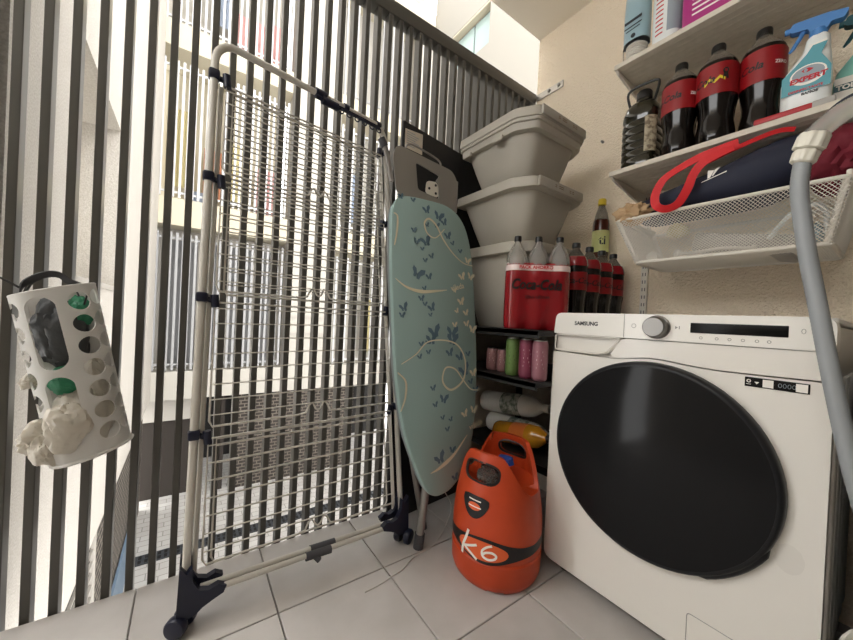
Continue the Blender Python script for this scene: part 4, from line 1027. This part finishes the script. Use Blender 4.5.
def radial(ang, h, r, hl=0):
    b = nb(); d0 = (DP(ang, h, 1.3)-DP(ang, h, .7)); d0 = d0.normalized(); c_ = DP(ang, h, 1.0); tt = ax.cross(d0).normalized(); aa = d0.cross(tt)
    out = []
    for dd_ in (-.022, .03):
        ring = []
        for k in range(24):
            q = 2*math.pi*k/24; z_ = math.sin(q)*r; z_ += hl if z_ > 0 else -hl
            ring.append(c_+d0*dd_+tt*(math.cos(q)*r)+aa*z_)
        out.append(ring)
    rings(b, out); return b
cutall = nb()
def addcut(b):
    me = bpy.data.meshes.new('x'); b.to_mesh(me); b.free(); cutall.from_mesh(me); bpy.data.meshes.remove(me)
for ang_d, phs in ((-56, 0), (48, 0), (84, .01), (-90, .012)):
    for k in range(7): addcut(radial(math.radians(ang_d), .048+.0525*k+phs*.6, .0205 if abs(ang_d) < 60 else .0185))
addcut(radial(math.radians(-6), .303, .0265, .056)); addcut(radial(math.radians(-6), .125, .0265, .052))
bmesh.ops.recalc_face_normals(cutall, faces=cutall.faces)
boolean(dpo, cutall)
bm = nb(); tube(bm, [DP(a, .001, 1.02) for a in A], .004, 6, True); obj('bottom_rim', bm, 'dispenser', dsp)
bm = nb(); tube(bm, [DP(a, HD, .98) for a in A], .0022, 6, True); obj('top_rim', bm, 'dispenser', dsp)
RA = V((0, 0, 1)).rotation_difference(ax).to_matrix()
def inside(h, yoff, rad, mat, name, label, seed, amp=.3, xoff=.0):
    b = nb(); blob(b, ctr_b+ax*h+ya_*yoff+xa*xoff, rad, amp, 6, seed, 4, RA); return tag(obj(name, b, mat), label, 'plastic bag', 'bags stuffed in the dispenser')
inside(.30, -.004, (.038, .046, .085), 'bagdark', 'carrier_bag', 'charcoal carrier bag in the upper half of the dispenser', 21, .22)
inside(.345, .036, (.024, .022, .036), 'baggreen', 'carrier_bag', 'pale green plastic bag at the top of the dispenser', 22, .22)
inside(.185, -.012, (.036, .034, .036), 'baggreen', 'carrier_bag', 'darker green plastic bag in the middle of the dispenser', 23, .2)
inside(.095, .0, (.042, .052, .072), 'bagwhite', 'carrier_bag', 'cream plastic bags filling the bottom of the dispenser', 24, .2)
inside(.17, .030, (.034, .026, .06), 'bagwhite', 'carrier_bag', 'whitish plastic bag behind the right-hand holes of the dispenser', 26, .25)
def tuft(name, label, h, ang, seed, sc, mat='bagwhite'):
    b = nb(); c_ = DP(math.radians(ang), h, .95); d0 = (DP(math.radians(ang), h, 1.3)-c_).normalized(); tt = ax.cross(d0).normalized()
    rs = []; rnd = random.Random(seed)
    for k, (f, w_, dz_) in enumerate(((-.012, .010, .004), (.004, .012, 0), (.014, .017, -.008), (.022, .024, -.020), (.028, .030, -.034))):
        ring = []
        for q in range(16):
            a = 2*math.pi*q/16; rr = 1+.28*math.sin(3*a+seed+k*.5)+.12*rnd.uniform(-1, 1)
            ring.append(c_+d0*(f*sc)+tt*(math.cos(a)*w_*rr*sc)+ax*(math.sin(a)*w_*.75*rr*sc+dz_*sc))
        rs.append(ring)
    rings(b, rs); return tag(obj(name, b, mat), label, 'plastic bag', 'bags stuffed in the dispenser')
def poke(label, h, ang, rad, seed, amp, out=.9, mat='bagwhite', drop=0):
    b = nb(); blob(b, DP(math.radians(ang), h, out)-V((0, 0, drop)), rad, amp, 3.4, seed, 4, RA); return tag(obj('bag_corner', b, mat), label, 'plastic bag', 'bags stuffed in the dispenser')
poke('cream bag corner poking out of the lower left holes', .085, -72, (.022, .034, .034), 31, .45, 1.05, drop=.01)
poke('crumpled cream bag bulging from the lower slot', .085, -8, (.020, .038, .050), 33, .35, .95)
poke('cream bag end hanging lowest out of the left side', .045, -58, (.018, .02, .034), 37, .45, 1.1)
poke('small pale bag corner poking from the left side holes', .205, -86, (.012, .016, .014), 39, .6, 1.05)
# carrying straps and cord
st_ = thing('hanging_strap', 'dark grey fabric strap looped above the dispenser', 'strap', tuple(ctr_b+ax*HD))
bm = nb(); T0 = ctr_b+ax*HD
ribbon(bm, spline([T0+V((.03, -.045, -.03)), T0+V((.03, -.04, .008)), T0+V((.03, -.012, .032)), T0+V((.03, .012, .036)), T0+V((.03, .03, .022)), T0+V((.028, .048, .014)), T0+V((.025, .06, .002)), T0+V((.02, .056, -.03))], 5), (.5, 0.2, .9), .014, .003); obj('strap_loop', bm, 'strap', st_)
bm = nb(); ribbon(bm, spline([T0+V((.0, -.05, -.03)), T0+V((.0, -.035, .016)), T0+V((.0, .0, .034)), T0+V((.0, .03, .014)), T0+V((.0, .05, -.03))], 5), (.9, 0, .3), .014, .003); obj('strap_loop', bm, 'strap', st_)
bm = nb(); tube(bm, spline([T0+V((.03, -.045, .0)), T0+V((.03, -.075, .020)), T0+V((.02, -.13, .045)), T0+V((-.03, -.18, .055)), (-.018, -.465, .905)], 6), .0024, 6); obj('cord', bm, 'cable', st_)

# ------------------------------------------------------------------ outside: courtyard and neighbouring buildings
def brickmat(name, c1, c2, mortar, scale, msize, bw=.5, rh=.25, axis='XZ'):
    m = bpy.data.materials.new(name); m.use_nodes = True; nt = m.node_tree; b = nt.nodes['Principled BSDF']; b.inputs['Roughness'].default_value = .9
    tc = nt.nodes.new('ShaderNodeTexCoord'); sp_ = nt.nodes.new('ShaderNodeSeparateXYZ'); cb = nt.nodes.new('ShaderNodeCombineXYZ')
    nt.links.new(tc.outputs['Object'], sp_.inputs[0])
    nt.links.new(sp_.outputs[axis[0]], cb.inputs[0]); nt.links.new(sp_.outputs[axis[1]], cb.inputs[1])
    br_ = nt.nodes.new('ShaderNodeTexBrick'); br_.inputs['Scale'].default_value = scale; br_.inputs['Mortar Size'].default_value = msize
    br_.inputs['Brick Width'].default_value = bw; br_.inputs['Row Height'].default_value = rh
    br_.inputs['Color1'].default_value = C(c1); br_.inputs['Color2'].default_value = C(c2); br_.inputs['Mortar'].default_value = C(mortar)
    nt.links.new(cb.outputs[0], br_.inputs['Vector']); nt.links.new(br_.outputs['Color'], b.inputs['Base Color'])
    return m
GZ = -2.14; FX = -5.04
pav = brickmat('paver_bond', (176, 173, 168), (162, 158, 153), (130, 127, 122), 2.2, .012, axis='YX')
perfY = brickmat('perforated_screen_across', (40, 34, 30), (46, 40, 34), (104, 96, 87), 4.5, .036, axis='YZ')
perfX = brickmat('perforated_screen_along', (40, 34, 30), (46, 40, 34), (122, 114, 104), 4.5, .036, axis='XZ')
bm = nb(); box(bm, (-4.5, 2.0, GZ-.05), (9.2, 9.5, .1)); gd = structure(obj('ground', bm, pav, smooth=False), 'pale paved courtyard floor below the balcony', 'ground')
g_ = thing('drain_grate', 'dark metal drain grate strip set in the courtyard paving', 'grate', (-3.74, 1.5, GZ))
bm = nb(); box(bm, (-3.74, 1.95, GZ+.003), (.17, 4.7, .006)); obj('grate_tray', bm, 'dark', g_, smooth=False)
bm = nb()
for k in range(77): box(bm, (-3.74, -.38+.06*k, GZ+.010), (.17, .028, .008))
for o_ in (-.08, 0, .08): box(bm, (-3.74+o_, 1.95, GZ+.012), (.012, 4.7, .008))
obj('grate_bars', bm, 'grate', g_, smooth=False, kind='stuff')
# side wing on the left: stucco wall with a recessed window
lw = thing('side_wing', 'white stucco wing of the building with a recessed window opening', 'building', (-2.6, -.8, GZ))
def bx(parent, name, mat, a, b_, bev=0):
    bm = nb(); box(bm, [(a[i]+b_[i])/2 for i in range(3)], [abs(b_[i]-a[i]) for i in range(3)], bev=bev); return obj(name, bm, mat, parent, smooth=False)
bx(lw, 'wall', 'stucco', (-.09, -.9, -.56), (-.62, -.40, 9)); bx(lw, 'wall', 'stucco', (-1.76, -.9, -.56), (FX+.05, -.40, 9))
bx(lw, 'wall', 'stucco', (-.62, -.9, 1.95), (-1.76, -.40, 9)); bx(lw, 'wall', 'stucco', (-.62, -.9, -.56), (-1.76, -.40, .90))
bx(lw, 'recess_back', 'facadecream', (-.62, -.9, .90), (-1.76, -.62, 1.95)); bx(lw, 'window_sill', 'facadegrey', (-.62, -.62, .90), (-1.76, -.39, .93))
bx(lw, 'perforated_screen', perfX, (-.3, -.62, GZ), (FX+.05, -.47, -.60)); 
bx(lw, 'grating_void_shade', 'dark', (-.3, -.468, GZ), (-1.75, -.46, -.60))  # near-black sheet stands in for the shaded void behind the rungs
for k in range(19):
    z = -2.05+.078*k; bx(lw, 'grating_rung', 'facadegrey', (-.3, -.46, z), (-1.75, -.445, z+.012))
bx(lw, 'grating_post', 'facadegrey', (-1.75, -.468, GZ), (-1.80, -.44, -.60))
bx(lw, 'blue_panel', 'steelblue', (-2.6, -.46, GZ), (-4.3, -.44, -1.7))
# opposite building
ob = thing('apartment_building', 'pale apartment building opposite with barred windows and balconies', 'building', (FX-1, 2, GZ))
bx(ob, 'pier', 'facade', (FX, 1.38, -.58), (FX-.5, 2.25, 10)); bx(ob, 'pier', 'facade', (FX, -1.3, -.58), (FX-.5, -.44, 10))
bx(ob, 'pier', 'facade', (FX, 4.0, -.58), (FX-.5, 4.30, 10))
for (a, b_, mt) in ((-.58, -.16, 'facade'), (2.02, 2.42, 'facadecream'), (4.62, 4.98, 'facadecream'), (7.2, 7.6, 'facadecream')):
    bx(ob, 'floor_band', mt, (FX+.03, -.46, a), (FX-.9, 1.38, b_)); bx(ob, 'floor_band', mt, (FX+.03, 2.25, a), (FX-.9, 4.3, b_))
bx(ob, 'back_wall', 'facadegrey', (FX-.35, -.46, -.16), (FX-.4, 1.38, 2.02)); bx(ob, 'back_wall', 'facadecream', (FX-.7, -.46, 2.42), (FX-.75, 1.38, 4.62)); bx(ob, 'back_wall', 'facade', (FX-.7, -.46, 4.98), (FX-.75, 1.38, 7.2))
bx(ob, 'back_wall', 'facade', (FX-.6, 2.25, -.16), (FX-.65, 4.3, 10))
bx(ob, 'shutter', 'shutter', (FX-.30, -.30, -.12), (FX-.34, 1.2, 1.85)); 
for y in (.1, .5, .9): bx(ob, 'shutter_frame', 'facadegrey', (FX-.28, y, -.12), (FX-.31, y+.05, 1.85))
def bars(y0, y1, z0, z1, pitch, wd, mat, x=FX-.03):
    bm = nb(); n = int((y1-y0)/pitch)
    for k in range(n+1): box(bm, (x, y0+pitch*k, (z0+z1)/2), (.03, wd, z1-z0))
    for zz in (z0+.08, z1-.08): box(bm, (x-.02, (y0+y1)/2, zz), (.02, y1-y0, .03))
    return obj('bar_grille', bm, mat, ob, smooth=False, kind='stuff')
bars(-.40, 1.34, -.14, 1.92, .078, .032, 'barsgrey'); bars(-.40, 1.34, 2.44, 4.45, .078, .032, 'bars'); bars(-.40, 1.34, 5.0, 7.0, .078, .03, 'bars')
bars(2.3, 4.25, -.14, 1.92, .11, .03, 'bars'); bars(2.3, 4.25, 2.44, 4.45, .11, .03, 'bars'); bars(2.3, 4.25, 5.0, 7.3, .11, .03, 'barsgrey')
for (y, z, w_, h, mt) in ((-.15, 3.3, .3, 1.2, 'laundryyel'), (.25, 3.0, .25, .8, 'terracotta'), (.6, 3.1, .4, 1.0, 'laundryyel'), (1.05, 2.9, .3, .8, 'laundrypink'), (.1, 2.55, .35, .25, 'laundryblue'), (.75, 5.3, .5, 1.0, 'laundrypink'), (.35, 5.8, .3, .7, 'laundryblue'), (1.15, 5.4, .3, 1.0, 'laundrypink'), (3.1, .6, .2, 1.1, 'laundryyel'), (2.7, 3.2, .35, 1.0, 'laundryblue')):
    bm = nb(); N_ = 12; rs = []
    for k in range(N_+1):
        yy = y-w_/2+w_*k/N_; o_ = .02*math.sin(k*1.9+y*7)
        rs.append([V((FX-.35+o_, yy, z-h/2)), V((FX-.35+o_, yy, z+h/2)), V((FX-.362+o_, yy, z+h/2)), V((FX-.362+o_, yy, z-h/2))])
    rings(bm, rs); obj('laundry', bm, mt, ob)
bx(ob, 'wall_ledge', 'facadegrey', (FX+.02, 1.38, .72), (FX-.02, 2.25, .76)); bx(ob, 'wall_ledge', 'facadegrey', (FX+.02, 1.38, .42), (FX-.02, 2.25, .45))
# underpass at ground level
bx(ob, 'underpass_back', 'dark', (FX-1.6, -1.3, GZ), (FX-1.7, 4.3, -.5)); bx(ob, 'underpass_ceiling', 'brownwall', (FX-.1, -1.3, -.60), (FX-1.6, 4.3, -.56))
bx(ob, 'garage_door', 'brownwall', (FX-.25, -.5, GZ), (FX-.3, .20, -.95)); bx(ob, 'garage_lintel', 'facadegrey', (FX-.2, -.5, -.95), (FX-.3, .20, -.58))
bx(ob, 'underpass_column', 'brownwall', (FX-.1, .42, GZ), (FX-.3, .56, -.58))
bx(ob, 'perforated_screen', perfY, (FX-.02, .70, GZ), (FX-.12, 2.76, -.58))
# right wing with a high window
rw = thing('right_wing', 'bright white building wing with a high window beyond the railing', 'building', (-2.6, 4.6, GZ))
Yw = 4.315
bx(rw, 'wall', 'wingwhite', (-.15, Yw, GZ), (-3.30, Yw+.4, 10)); bx(rw, 'wall', 'wingwhite', (-4.40, Yw, GZ), (FX, Yw+.4, 10)); bx(rw, 'wall', 'wingwhite', (-3.30, Yw, GZ), (-4.40, Yw+.4, 5.92)); bx(rw, 'wall', 'wingwhite', (-3.30, Yw, 6.72), (-4.40, Yw+.4, 10))
wn = bx(rw, 'window_frame', 'winframe', (-3.30, Yw+.15, 5.92), (-4.40, Yw+.19, 6.72))
bx(rw, 'window_reveal', 'facadecream', (-3.30, Yw+.005, 6.69), (-4.40, Yw+.15, 6.715))
for (a, b_) in ((-3.34, -3.83), (-3.87, -4.36)): bx(wn, 'pane', 'winglass', (a, Yw+.13, 5.97), (b_, Yw+.149, 6.66))

# ------------------------------------------------------------------ right of the washing machine
cb_ = thing('gap_shade_block', 'added black block standing in for the dark gap right of the washing machine', 'shade block', (1.42, 1.34, 0))  # black block added for the shade in the gap beside the washer
bm = nb(); box(bm, (1.42, 1.345, .40), (.39, .44, .78), bev=.006); obj('shade_block_body', bm, 'black', cb_)
bm = nb(); box(bm, (1.42, 1.117, .40), (.37, .016, .74), bev=.004); dd_ = obj('shade_block_front', bm, 'blackp', cb_)
bm = nb(); tube(bm, [(1.27, 1.10, .36), (1.27, 1.092, .37), (1.27, 1.092, .45), (1.27, 1.10, .46)], .005, 8); obj('handle', bm, 'greyp', dd_)
bk2 = thing('white_bucket', 'white bucket at the lower right corner before the washing machine', 'bucket', (1.352, .75, 0))
bm = nb(); lathe(bm, [(.001, .004), (.095, .0), (.10, .006), (.126, .40), (.123, .40), (.097, .012), (.001, .010)], (1.352, .75, 0), 40, caps=False); obj('bucket_wall', bm, 'detwhite', bk2)
bm = nb(); tube(bm, [(1.352+.127*math.cos(t), .75+.127*math.sin(t), .40) for t in [k*math.pi/20 for k in range(40)]], .005, 8, True); obj('bucket_rim', bm, 'detwhite', bk2)
